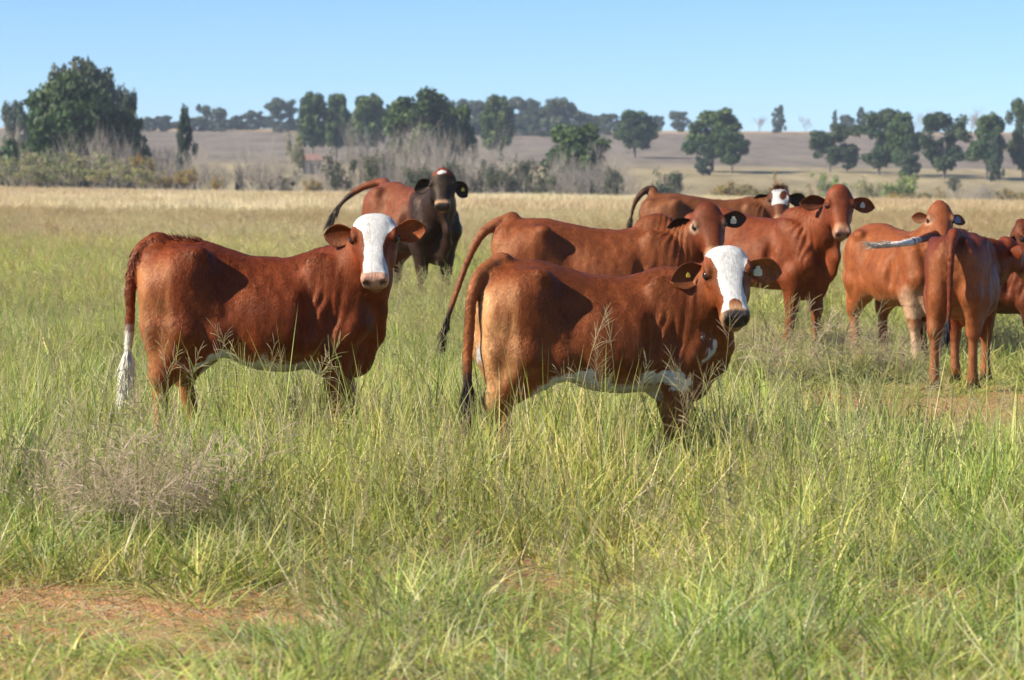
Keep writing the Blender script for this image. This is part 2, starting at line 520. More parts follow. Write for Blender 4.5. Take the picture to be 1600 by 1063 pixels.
# centre clump
plant('bigleaf', 656, 143, 118, 470, 'large broad green tree above the head of the dark-headed cow', name='broad_tree')
plant('bigleaf', 712, 166, 74, 480, 'smaller green tree joined to the right of the large central tree', name='broad_tree')
plant('pine', 777, 151, 46, 640, 'dark round pine alone before the skyline gums at centre', name='pine_tree')
for o_, px, top, w in ordered(((862, 178, 44), (830, 174, 44), (915, 184, 40), (770, 172, 44), (715, 168, 40), (738, 156, 50), (818, 153, 50), (846, 166, 44), (903, 174, 36), (926, 180, 34), (950, 178, 34), (690, 156, 40), (795, 158, 40), (760, 162, 40), (600, 170, 34))):
    plant('gum', px, top, w, 1000 + rng.uniform(-40, 60), o_ + ' bluish gum from the left in the dense central skyline wood', 'skyline gums at centre', name='gum_tree')
plant('gum', 872, 154, 46, 960, 'bluish gum with taller twin crown at right end of the central wood', name='gum_tree')
plant('bigleaf', 905, 197, 118, 400, 'rounded green tree with foliage to the ground, wrapped in grey shrubs', name='broad_tree')
plant('pine', 991, 174, 62, 690, 'round pine on a bare trunk right of the rounded green tree', name='pine_tree')
for o_, px, top, w in ordered(((1028, 181, 16), (1061, 174, 30))):
    plant('gum', px, top, w, 1080, o_.replace('first', 'tiny').replace('last', 'larger') + ' lone gum on the skyline between the pines right of centre', 'small lone skyline gums', name='gum_tree')
# right hand trees on the slope
plant('pine', 1112, 173, 80, 585, 'large dark pine leaning over a smaller one, right of centre', name='pine_tree')
plant('pine', 1143, 197, 46, 575, 'small round pine on a thin trunk beside the large dark pine', name='pine_tree')
plant('cypress', 1098, 228, 28, 560, 'small grey-green conifer at the foot of the large dark pine', name='conifer_tree')
plant('cypress', 1216, 165, 24, 1060, 'narrow upright tree alone on the right skyline', name='skyline_tree')
for o_, px, top, w in ordered(((1186, 180, 26), (1258, 181, 26))):
    plant('baretree', px, top, w, 1070, 'pale leafless skyline tree ' + ('left' if o_ == 'first' else 'right') + ' of the narrow upright skyline tree', 'pale leafless skyline trees', name='leafless_tree')
plant('openpine', 1296, 194, 58, 590, 'low bushy dark conifer, leftmost of the right-hand group', name='conifer_tree')
plant('openpine', 1322, 226, 40, 588, 'small dark conifer growing against the low bushy conifer', name='conifer_tree')
plant('openpine', 1372, 172, 74, 575, 'tall spreading pine with visible trunk in the right-hand group', name='pine_tree')
plant('pine', 1410, 178, 50, 570, 'upright dark pine touching the tall spreading pine', name='pine_tree')
plant('cypress', 1420, 222, 38, 560, 'grey-green bushy conifer at the foot of the upright dark pine', name='conifer_tree')
plant('openpine', 1474, 177, 74, 560, 'open-crowned pine on a straight trunk above the pale heifer', name='pine_tree')
plant('pine', 1540, 180, 52, 555, 'dark pine with twin trunk near the right edge', name='pine_tree')
plant('cypress', 1554, 210, 26, 548, 'slim grey-green conifer against the dark pine near the right edge', name='conifer_tree')
plant('openpine', 1597, 156, 44, 560, 'tall narrow tree cut by the right edge', name='conifer_tree')
plant('cypress', 1303, 172, 10, 1060, 'very thin upright tree on the skyline behind the right-hand group', name='skyline_tree')
plant('gum', 1322, 180, 28, 1050, 'small round gum on the skyline behind the right-hand group', name='gum_tree')
plant('cypress', 1344, 168, 20, 1050, 'thin grey skyline tree left of the tall spreading pine', name='skyline_tree')
plant('baretree', 1522, 168, 44, 900, 'pale autumn tree behind the dark pine near the right edge', name='leafless_tree')
plant('baretree', 1440, 172, 40, 1000, 'pale leafless tree behind the open-crowned pine', name='leafless_tree')

# grey leafless scrub and bushes along the field's far edge
for o_, px, top, w, Y in ordered(((8, 186, 80, 350), (45, 208, 70, 340), (105, 205, 60, 335), (150, 196, 56, 338), (190, 205, 60, 335), (80, 200, 60, 352), (212, 216, 50, 340))):
    plant('bare', px, top, w, Y, o_ + ' grey leafless bush from the left under the big drooping tree', 'leafless bushes below the left tree', cat='bush', name='leafless_bush')
for o_, px, top, w, Y in ordered(((250, 214, 70, 342), (305, 226, 70, 336), (340, 244, 60, 334), (395, 205, 74, 340), (430, 238, 70, 336), (275, 235, 50, 330))):
    plant('bare', px, top, w, Y, o_ + ' grey leafless bush from the left between the big left tree and the round pines', 'leafless bushes at centre left', cat='bush', name='leafless_bush')
for o_, px, top, w, Y in ordered(((560, 186, 60, 380), (600, 200, 80, 372), (640, 190, 80, 378), (690, 196, 90, 372), (735, 206, 80, 366), (770, 214, 70, 360), (665, 218, 90, 350), (720, 232, 90, 346), (790, 226, 60, 350), (620, 228, 70, 348), (505, 226, 60, 372))):
    plant('bare', px, top, w, Y, o_ + ' grey leafless bush from the left in the thicket behind the dark-headed cow', 'thicket of leafless bushes at centre', cat='bush', name='leafless_bush')
for o_, px, top, w, Y in ordered(((870, 232, 56, 362), (925, 226, 80, 356), (955, 222, 66, 360), (985, 246, 40, 356), (895, 248, 60, 350))):
    plant('bare', px, top, w, Y, o_ + ' grey leafless bush from the left in front of the rounded green tree', 'leafless bushes before the rounded tree', cat='bush', name='leafless_bush')
for o_, px, top, w, Y in ordered(((20, 238, 90, 326), (75, 234, 80, 326), (130, 236, 90, 325), (180, 244, 80, 324), (100, 252, 90, 320), (40, 258, 80, 319), (165, 258, 80, 319), (225, 262, 60, 320))):
    plant('greyshrub', px, top, w, Y, o_ + ' grey-green shrub from the left in the low belt under the big left tree', 'grey-green shrubs at left', cat='shrub', name='shrub')
for o_, px, top, w, Y in ordered(((222, 240, 40, 324), (296, 262, 50, 322), (262, 268, 40, 321), (338, 272, 34, 321))):
    plant('yellowshrub', px, top, w, Y, o_ + ' yellow autumn shrub from the left along the left field edge', 'yellow shrubs at left', cat='shrub', name='shrub')
plant('yellowshrub', 490, 280, 36, 326, 'low yellow shrub beside the small farm building', None, cat='shrub', name='shrub')
for o_, px, top, w, Y in ordered(((590, 236, 70, 352), (745, 240, 70, 350), (700, 250, 60, 344), (960, 262, 50, 345), (415, 262, 40, 352), (440, 268, 50, 340), (775, 258, 60, 342))):
    plant('scrub', px, top, w, Y, o_ + ' olive bush from the left among the grey leafless thickets', 'olive bushes among the thickets', cat='bush', name='bush')
plant('scrub', 525, 232, 64, 345, 'dense olive bush left of the dark-headed cow', None, cat='bush', name='bush')
plant('scrub', 376, 258, 24, 380, 'small dark round bush on the pale slope at left', None, cat='bush', name='bush')
plant('scrub', 815, 246, 60, 345, 'olive-green bush left of the rounded green tree', None, cat='bush', name='bush')
plant('scrub', 845, 262, 60, 340, 'low olive bush at the foot of the rounded green tree', None, cat='bush', name='bush')
plant('scrub', 660, 258, 90, 340, 'low dark scrub right behind the dark-headed cow', None, cat='bush', name='bush')
plant('scrub', 1048, 266, 100, 352, 'low dark round bush behind the farthest cow', None, cat='bush', name='bush')
plant('yellowshrub', 1140, 284, 70, 345, 'low yellowish shrub above the farthest cow', None, cat='shrub', name='shrub')
plant('yellowshrub', 1215, 268, 44, 380, 'thin yellowish shrub left of the bright green shrub', None, cat='shrub', name='shrub')
plant('greenshrub', 1298, 270, 60, 352, 'bright green shrub behind the head of the tall red cow', None, cat='shrub', name='shrub')
plant('greenshrub', 1408, 270, 92, 345, 'broad bright green shrub above the pale heifer', None, cat='shrub', name='shrub')
plant('greyshrub', 1355, 276, 60, 350, 'grey-green shrub between the two bright green shrubs', None, cat='shrub', name='shrub')
plant('scrub', 1490, 274, 46, 470, 'low dark bush on the slope below the open-crowned pine', None, cat='bush', name='bush')
plant('bare', 1512, 284, 40, 335, 'dark twiggy bush at right, left one of a pair', None, cat='bush', name='leafless_bush')
plant('bare', 1542, 282, 44, 335, 'dark twiggy bush at right, right one of a pair', None, cat='bush', name='leafless_bush')
for o_, px, top, w, Y in ordered(((1450, 292, 60, 336), (1580, 296, 70, 336), (1250, 288, 60, 344), (1180, 292, 60, 342), (1400, 300, 60, 332))):
    plant('yellowshrub', px, top, w, Y, o_ + ' low straw-coloured shrub from the left along the right field edge', 'low shrubs at right', cat='shrub', name='shrub')

# small farm building glimpsed through the bushes
def farm_building():
    Y = 545; x = (484 - 800) / FPX * Y
    ob = bpy.data.objects.new('farm_building', None); COL.objects.link(ob)
    z0 = tz(x, Y) - 0.3
    ob.location = (x, Y, z0); ob.rotation_euler = (0, 0, R(28)); ob.scale = (1.25, 1.25, 1.25)
    ob['label'] = 'small pale farm building with reddish roof half hidden by bushes at left'; ob['category'] = 'building'
    def pm(n, c, c2):
        k = N(n); g = k.n('ShaderNodeTexCoord'); v = k.noise(3, 4, 0.6, g.outputs['Object'])
        k.l(k.ramp(v, [(0.3, c), (0.7, c2)]), k.b.inputs['Base Color']); k.b.inputs['Roughness'].default_value = 0.9
        return k.m
    wl, rf, dk = pm('plaster', (0.30, 0.27, 0.23), (0.38, 0.34, 0.29)), pm('rusty_roof', (0.26, 0.12, 0.085), (0.36, 0.19, 0.14)), pm('dark_opening', (0.03, 0.028, 0.025), (0.05, 0.045, 0.04))
    L, W, Hh, Rr = 1.7, 1.2, 2.5, 3.3
    V = [(-L, -W, 0), (L, -W, 0), (L, W, 0), (-L, W, 0), (-L, -W, Hh), (L, -W, Hh), (L, W, Hh), (-L, W, Hh), (-L, 0, Rr), (L, 0, Rr)]
    m = bpy.data.meshes.new('wall'); m.from_pydata(V, [], [(0, 1, 5, 4), (1, 2, 6, 9, 5), (2, 3, 7, 6), (3, 0, 4, 8, 7)]); m.materials.append(wl)
    link('wall', m, ob)
    o = 0.25
    V = []
    for dz in (0.03, 0.12):
        V += [(-L - o, -W - o, Hh - 0.17 + dz), (L + o, -W - o, Hh - 0.17 + dz), (L + o, 0, Rr + dz), (-L - o, 0, Rr + dz), (L + o, W + o, Hh - 0.17 + dz), (-L - o, W + o, Hh - 0.17 + dz)]
    m = bpy.data.meshes.new('roof')
    m.from_pydata(V, [], [(3, 2, 1, 0), (5, 4, 2, 3), (6, 7, 8, 9), (9, 8, 10, 11), (0, 1, 7, 6), (4, 5, 11, 10), (1, 2, 8, 7), (2, 4, 10, 8), (5, 3, 9, 11), (3, 0, 6, 9)]); m.materials.append(rf)
    link('roof', m, ob)
    for nm, x0, x1, z0_, z1 in (('door', -0.4, 0.4, 0.02, 1.9), ('window', 0.8, 1.35, 1.0, 1.8)):
        bm_ = bmesh.new(); bmesh.ops.create_cube(bm_, size=1)
        for v in bm_.verts: v.co = ((x0 + x1) / 2 + v.co.x * (x1 - x0), -W - 0.02 + v.co.y * 0.1, (z0_ + z1) / 2 + v.co.z * (z1 - z0_))
        m = bpy.data.meshes.new(nm); bm_.to_mesh(m); bm_.free(); m.materials.append(dk); link(nm, m, ob)
farm_building()

# ------------------------------------------------------------------ the air
def haze_box():
    m = bpy.data.materials.new('haze_air'); m.use_nodes = True
    t = m.node_tree
    for n_ in list(t.nodes):
        if n_.type != 'OUTPUT_MATERIAL': t.nodes.remove(n_)
    v = t.nodes.new('ShaderNodeVolumePrincipled')
    v.inputs['Color'].default_value = (0.72, 0.84, 1.0, 1)
    v.inputs['Density'].default_value = HAZE
    v.inputs['Anisotropy'].default_value = 0.0
    t.links.new(v.outputs[0], t.nodes['Material Output'].inputs['Volume'])
    bm_ = bmesh.new(); bmesh.ops.create_cube(bm_, size=1)
    for p in bm_.verts: p.co = (p.co.x * 7600, 2060 + p.co.y * 4400, -8 + p.co.z * 130)
    me = bpy.data.meshes.new('haze'); bm_.to_mesh(me); bm_.free(); me.materials.append(m)
    link('haze', me, None, kind='stuff', label='pale blue haze over the far slope', category='haze')
HAZE = 0.00016
if HAZE > 0: haze_box()
# ------------------------------------------------------------------ cattle
def coat_material():
    k = N('cattle_coat')
    col = k.n('ShaderNodeAttribute', attribute_name='Col').outputs['Color']
    wht = k.n('ShaderNodeAttribute', attribute_name='White').outputs['Fac']
    skin = k.n('ShaderNodeAttribute', attribute_name='Skin').outputs['Fac']
    tc = k.n('ShaderNodeTexCoord')
    mp = k.n('ShaderNodeMapping')
    k.l(tc.outputs['Object'], mp.inputs['Vector'])
    mp.inputs['Rotation'].default_value = (0, R(55), 0)
    mp.inputs['Scale'].default_value = (1.0, 1.0, 0.22)
    hair = k.noise(190, 3, 0.7, mp.outputs[0], 0.5)
    big = k.noise(8, 5, 0.68, tc.outputs['Object'], 0.6)
    mid = k.noise(38, 4, 0.7, mp.outputs[0], 1.2)
    # hair streaks and soft blotches of the coat itself
    f = k.math('ADD', k.math('MULTIPLY', hair, 0.55), k.math('ADD', k.math('MULTIPLY', big, 0.6), k.math('MULTIPLY', mid, 0.45)))
    f2 = k.smooth(f, 0.45, 1.15)
    var = k.ramp(f2, [(0.0, (0.36, 0.30, 0.26)), (0.45, (0.86, 0.80, 0.74)), (1.0, (1.5, 1.5, 1.45))])
    base = k.mix(1.0, col, var, 'MULTIPLY')
    # ragged white markings
    rag = k.math('ADD', wht, k.math('MULTIPLY', k.math('SUBTRACT', k.noise(85, 4, 0.75, tc.outputs['Object']), 0.5), 0.8))
    wm = k.smooth(rag, 0.40, 0.60)
    wcol = k.mix(k.smooth(k.math('ADD', mid, k.math('MULTIPLY', hair, 0.6)), 0.45, 1.05), (0.34, 0.32, 0.29), (0.62, 0.61, 0.585))
    fin = k.mix(wm, base, wcol)
    k.l(fin, k.b.inputs['Base Color'])
    rough = k.math('SUBTRACT', 0.50, k.math('MULTIPLY', skin, 0.20))
    k.l(rough, k.b.inputs['Roughness'])
    k.b.inputs['Specular IOR Level'].default_value = 0.30
    k.b.inputs['Specular Tint'].default_value = (1.0, 0.72, 0.5, 1)
    k.b.inputs['Sheen Weight'].default_value = 0.0
    k.b.inputs['Sheen Roughness'].default_value = 0.4
    k.b.inputs['Sheen Tint'].default_value = (1.0, 0.8, 0.65, 1)
    h = k.math('ADD', k.math('MULTIPLY', hair, 0.55), k.math('ADD', k.math('MULTIPLY', mid, 0.5), k.math('MULTIPLY', big, 0.9)))
    k.bump(h, 0.5, 0.012)
    return k.m

def hair_material():
    k = N('long_hair')
    col = k.n('ShaderNodeAttribute', attribute_name='Col').outputs['Color']
    k.l(col, k.b.inputs['Base Color'])
    k.b.inputs['Roughness'].default_value = 0.42
    k.b.inputs['Specular IOR Level'].default_value = 0.30
    k.b.inputs['Specular Tint'].default_value = (1.0, 0.75, 0.55, 1)
    return k.m

def eye_material():
    k = N('cattle_eye')
    k.b.inputs['Base Color'].default_value = (0.012, 0.008, 0.006, 1)
    k.b.inputs['Roughness'].default_value = 0.08
    tc = k.n('ShaderNodeTexCoord')
    v = k.noise(8, 2, 0.5, tc.outputs['Object'])
    k.l(k.ramp(v, [(0.3, (0.008, 0.006, 0.005)), (0.8, (0.03, 0.016, 0.01))]), k.b.inputs['Base Color'])
    return k.m

def tag_material(name, c):
    k = N(name)
    tc = k.n('ShaderNodeTexCoord')
    v = k.noise(60, 3, 0.6, tc.outputs['Object'])
    k.l(k.ramp(v, [(0.25, tuple(x * 0.7 for x in c)), (0.7, c)]), k.b.inputs['Base Color'])
    k.b.inputs['Roughness'].default_value = 0.4
    return k.m

COAT = coat_material()
HAIR = hair_material()
EYE = eye_material()
TAGS = {'white': tag_material('tag_white', (0.75, 0.72, 0.55)), 'yellow': tag_material('tag_yellow', (0.75, 0.55, 0.05)),
        'grey': tag_material('tag_grey', (0.25, 0.28, 0.33))}

class Field:
    """Signed distance grid blended from simple solids."""
    def __init__(self, lo, hi, h):
        self.h = h
        self.lo = np.array(lo, np.float32)
        n = np.ceil((np.array(hi) - np.array(lo)) / h).astype(int) + 1
        self.n = n
        self.ax = [self.lo[i] + h * np.arange(n[i], dtype=np.float32) for i in range(3)]
        self.F = np.full(tuple(n), 0.25, np.float32)
    def sub(self, lo, hi):
        s = []
        for i in range(3):
            a = max(0, int(math.floor((lo[i] - self.lo[i]) / self.h)))
            b = min(self.n[i], int(math.ceil((hi[i] - self.lo[i]) / self.h)) + 1)
            s.append(slice(a, max(a, b)))
        X = self.ax[0][s[0]][:, None, None]; Y = self.ax[1][s[1]][None, :, None]; Z = self.ax[2][s[2]][None, None, :]
        return tuple(s), X, Y, Z
    def blend(self, s, d, k):
        f = self.F[s]
        if k <= 0:
            self.F[s] = np.minimum(f, d); return
        h = np.maximum(k - np.abs(f - d), 0) / k
        self.F[s] = np.minimum(f, d) - h * h * h * k * (1 / 6.0)
    def carve(self, s, d, k):
        f = self.F[s]; e = -d
        h = np.maximum(k - np.abs(f - e), 0) / k
        self.F[s] = np.maximum(f, e) + h * h * h * k * (1 / 6.0)
    def cone(self, a, b, ra, rb, k=0.04, flat=None, carve=False):
        """Round cone; flat=(axis vector, factor) squeezes it across an axis."""
        a = np.array(a, np.float32); b = np.array(b, np.float32)
        m = max(ra, rb) * 1.05 + k + 2 * self.h
        s, X, Y, Z = self.sub(np.minimum(a, b) - m, np.maximum(a, b) + m)
        if 0 in self.F[s].shape: return
        ab = b - a
        L2 = max(float(ab @ ab), 1e-9)
        px, py, pz = X - a[0], Y - a[1], Z - a[2]
        t = np.clip((px * ab[0] + py * ab[1] + pz * ab[2]) / L2, 0, 1)
        qx, qy, qz = px - t * ab[0], py - t * ab[1], pz - t * ab[2]
        if flat is not None:
            ax, fac = flat
            ax = np.array(ax, np.float32); ax = ax / np.linalg.norm(ax)
            w = qx * ax[0] + qy * ax[1] + qz * ax[2]
            e = w * (1.0 / fac - 1)
            qx, qy, qz = qx + e * ax[0], qy + e * ax[1], qz + e * ax[2]
            d = np.sqrt(qx * qx + qy * qy + qz * qz) - (ra + (rb - ra) * t)
            d = d * (0.5 + 0.5 * fac)
        else:
            d = np.sqrt(qx * qx + qy * qy + qz * qz) - (ra + (rb - ra) * t)
        (self.carve if carve else self.blend)(s, d, k)
    def chain(self, pts, k=0.04, flat=None):
        for (a, ra), (b, rb) in zip(pts[:-1], pts[1:]):
            self.cone(a, b, ra, rb, k, flat)
    def ell(self, c, r, M=None, k=0.04, carve=False):
        """Ellipsoid with radii r along the rows of M."""
        m = max(r) + k + 2 * self.h
        c = np.array(c, np.float32)
        s, X, Y, Z = self.sub(c - m, c + m)
        if 0 in self.F[s].shape: return
        px, py, pz = X - c[0], Y - c[1], Z - c[2]
        if M is None:
            M = np.eye(3)
        q = [(px * M[i][0] + py * M[i][1] + pz * M[i][2]) for i in range(3)]
        k0 = np.sqrt(sum((q[i] / r[i]) ** 2 for i in range(3)))
        k1 = np.sqrt(sum((q[i] / (r[i] * r[i])) ** 2 for i in range(3)))
        d = k0 * (k0 - 1) / np.maximum(k1, 1e-4)
        (self.carve if carve else self.blend)(s, d, k)
    def loft(self, o, M, table, k=0.05, p=2.2, pinch=0.0):
        """Body of oval sections along axis M[0]; M[1] is sideways, M[2] is up.
        table rows: position, top, bottom, half width."""
        T = np.array(table, np.float32)
        o = np.array(o, np.float32); M = np.array(M, np.float32)
        corners = []
        for r in T:
            for sy in (-1, 1):
                for zz in (r[1], r[2]):
                    corners.append(o + r[0] * M[0] + sy * r[3] * M[1] + zz * M[2])
        corners = np.array(corners)
        m = k + 4 * self.h
        s, X, Y, Z = self.sub(corners.min(0) - m, corners.max(0) + m)
        px, py, pz = X - o[0], Y - o[1], Z - o[2]
        a = px * M[0][0] + py * M[0][1] + pz * M[0][2]
        b = px * M[1][0] + py * M[1][1] + pz * M[1][2]
        c = px * M[2][0] + py * M[2][1] + pz * M[2][2]
        # smooth table lookup
        xs = np.linspace(T[0, 0], T[-1, 0], 400)
        def curve(col):
            return np.interp(a, xs, pchip(T[:, 0], T[:, col], xs)).astype(np.float32)
        top, bot, hw = curve(1), curve(2), curve(3)
        hz = np.maximum((top - bot) / 2, 0.004)
        zc = (top + bot) / 2
        v = (c - zc) / hz
        hw = hw * (1 - pinch * np.clip(v, -1, 1.2))
        hw = np.maximum(hw, 0.004)
        u = b / hw
        f = (np.abs(u) ** p + np.abs(v) ** p) ** (1.0 / p)
        g = np.sqrt((u / hw) ** 2 + (v / hz) ** 2)
        d = np.maximum(f, 0.05) * (f - 1) / np.maximum(g, 1e-3)
        d = np.maximum(d, np.maximum(T[0, 0] - a, a - T[-1, 0]))
        self.blend(s, np.clip(d, -0.3, 0.3), k)
    def mesh(self):
        F, h, lo = self.F, self.h, self.lo
        neg = F < 0
        n = F.shape
        cnt = np.zeros((n[0] - 1, n[1] - 1, n[2] - 1), np.int8)
        for dx in (0, 1):
            for dy in (0, 1):
                for dz in (0, 1):
                    cnt += neg[dx:n[0] - 1 + dx, dy:n[1] - 1 + dy, dz:n[2] - 1 + dz]
        act = (cnt > 0) & (cnt < 8)
        I = np.argwhere(act)
        idx = np.full(act.shape, -1, np.int64)
        idx[act] = np.arange(len(I))
        offs = np.array([[i & 1, (i >> 1) & 1, (i >> 2) & 1] for i in range(8)])
        C = [F[I[:, 0] + o[0], I[:, 1] + o[1], I[:, 2] + o[2]] for o in offs]
        acc = np.zeros((len(I), 3)); num = np.zeros(len(I))
        for i in range(8):
            for bit in (1, 2, 4):
                j = i | bit
                if j == i: continue
                fa, fb = C[i], C[j]
                cr = (fa < 0) != (fb < 0)
                t = np.where(cr, fa / np.where(cr, fa - fb, 1), 0)
                acc += np.where(cr[:, None], offs[i] + t[:, None] * (offs[j] - offs[i]), 0)
                num += cr
        V = lo + (I + acc / num[:, None]) * h
        quads = []
        for axn in range(3):
            a1, a2 = (axn + 1) % 3, (axn + 2) % 3
            sl0 = [slice(None)] * 3; sl1 = [slice(None)] * 3
            sl0[axn] = slice(0, -1); sl1[axn] = slice(1, None)
            A, B = neg[tuple(sl0)], neg[tuple(sl1)]
            E = np.argwhere(A != B)
            ok = (E[:, a1] > 0) & (E[:, a2] > 0) & (E[:, a1] < n[a1] - 1) & (E[:, a2] < n[a2] - 1)
            E = E[ok]
            flip = A[E[:, 0], E[:, 1], E[:, 2]]
            q = []
            for (u, v) in ((-1, -1), (0, -1), (0, 0), (-1, 0)):
                P = E.copy(); P[:, a1] += u; P[:, a2] += v
                q.append(idx[P[:, 0], P[:, 1], P[:, 2]])
            Q = np.stack(q, 1)
            Q[~flip] = Q[~flip][:, ::-1]
            quads.append(Q)
        return V, np.concatenate(quads)

def pchip(x, y, xq):
    x = np.asarray(x, float); y = np.asarray(y, float)
    h = np.diff(x); dl = np.diff(y) / h
    m = np.zeros(len(x))
    for i in range(1, len(x) - 1):
        if dl[i - 1] * dl[i] > 0:
            m[i] = 2 * dl[i - 1] * dl[i] / (dl[i - 1] + dl[i])
    m[0] = dl[0]; m[-1] = dl[-1]
    k = np.clip(np.searchsorted(x, xq) - 1, 0, len(x) - 2)
    t = (xq - x[k]) / h[k]
    return ((1 + 2 * t) * (1 - t) ** 2 * y[k] + t * (1 - t) ** 2 * h[k] * m[k]
            + t * t * (3 - 2 * t) * y[k + 1] + t * t * (t - 1) * h[k] * m[k + 1])

def mesh_normals(V, Q):
    Nn = np.zeros_like(V)
    a, b = V[Q[:, 2]] - V[Q[:, 0]], V[Q[:, 3 if Q.shape[1] == 4 else 1]] - V[Q[:, 1 if Q.shape[1] == 4 else 0]]
    fn = np.cross(a, b)
    for i in range(Q.shape[1]):
        np.add.at(Nn, Q[:, i], fn)
    return Nn / np.maximum(np.linalg.norm(Nn, axis=1, keepdims=True), 1e-9)

def relax(V, Q, it=2, w=0.5):
    for _ in range(it):
        S = np.zeros_like(V); c = np.zeros(len(V))
        for i in range(4):
            j = (i + 1) % 4
            np.add.at(S, Q[:, i], V[Q[:, j]]); np.add.at(S, Q[:, j], V[Q[:, i]])
            np.add.at(c, Q[:, i], 1); np.add.at(c, Q[:, j], 1)
        V = V + w * (S / np.maximum(c, 1)[:, None] - V)
    return V

def strands(roots, dirs, lens, width, col, gravity=0.0, wav=0.0, seg=4, rnd=None, tipcol=None):
    """Tapered three-sided hair locks as one mesh: returns V, F, C."""
    V, Fc, C = [], [], []
    for r0, d0, L in zip(roots, dirs, lens):
        d = Vector(d0).normalized(); p = Vector(r0)
        side = d.cross(Vector((rnd.uniform(-1, 1), rnd.uniform(-1, 1), rnd.uniform(-1, 1)))).normalized()
        up = d.cross(side)
        b = len(V)
        sh = rnd.uniform(0.75, 1.25)
        for s in range(seg + 1):
            t = s / seg
            w = width * (1 - 0.85 * t) * (0.5 + min(1, t * 5) * 0.5)
            for q in range(3):
                an = q * 2.0944
                V.append(p + side * (w * math.cos(an)) + up * (w * math.sin(an)))
                c = col if tipcol is None else tuple(col[i] + (tipcol[i] - col[i]) * t for i in range(3))
                C.append(tuple(x * sh for x in c))
            d = (d + Vector((rnd.gauss(0, wav), rnd.gauss(0, wav), rnd.gauss(0, wav) - gravity)) ).normalized()
            p = p + d * (L / seg)
        for s in range(seg):
            for q in range(3):
                a0, a1 = b + s * 3 + q, b + s * 3 + (q + 1) % 3
                Fc.append((a0, a1, a1 + 3, a0 + 3))
    return V, Fc, C

def ear_mesh(base, axis, face, L, W, cup=1.0, droop=0.0, ns=10, nt_=12, th=0.007):
    """Cupped leaf-shaped ear; returns V, quads, t (0 base..1 tip), inside flag."""
    ax = Vector(axis).normalized()
    f = Vector(face); f = (f - ax * f.dot(ax)).normalized()
    s_ = ax.cross(f)
    V, tt, ins = [], [], []
    for shell in (0, 1):
        p = Vector(base); d = ax.copy()
        for i in range(nt_ + 1):
            t = i / nt_
            w = W * 0.5 * (0.30 + 0.70 * math.sin(math.pi * min(1, t * 0.86 + 0.03)) ** 1.15) * math.sqrt(max(0.0, 1 - max(0, (t - 0.55) / 0.45) ** 2.6))
            w = max(w, 0.004)
            phm = (2.1 - 1.35 * t ** 0.6) * cup * 0.75
            Rr = w / phm * 1.25
            for j in range(ns + 1):
                s = -1 + 2 * j / ns
                a = s * phm
                v = p + s_ * (Rr * math.sin(a)) + f * (Rr * (1 - math.cos(a)) - 0.012)
                nrm = (f * math.cos(a) - s_ * math.sin(a))
                if shell == 1:
                    edge = 1 - abs(s) ** 4
                    v = v - nrm * th * (0.35 + 0.65 * edge) * (1.6 - 0.9 * t)
                V.append(v); tt.append(t); ins.append(1.0 - shell)
            d = (d + Vector((0, 0, -droop / nt_))).normalized()
            p = p + d * (L / nt_)
    Q = []
    nn = (nt_ + 1) * (ns + 1)
    for i in range(nt_):
        for j in range(ns):
            a = i * (ns + 1) + j
            q = (a, a + 1, a + ns + 2, a + ns + 1)
            Q.append(q)
            Q.append(tuple(nn + x for x in q[::-1]))
        for j in (0, ns):
            a = i * (ns + 1) + j
            q = (a, a + ns + 1, nn + a + ns + 1, nn + a)
            Q.append(q if j == 0 else q[::-1])
    a = nt_ * (ns + 1)
    for j in range(ns):
        Q.append((a + j, a + j + 1, nn + a + j + 1, nn + a + j))
    return np.array([tuple(v) for v in V]), np.array(Q), np.array(tt), np.array(ins)

RED = (0.215, 0.052, 0.017)
def C3(*c): return np.array(c, float)

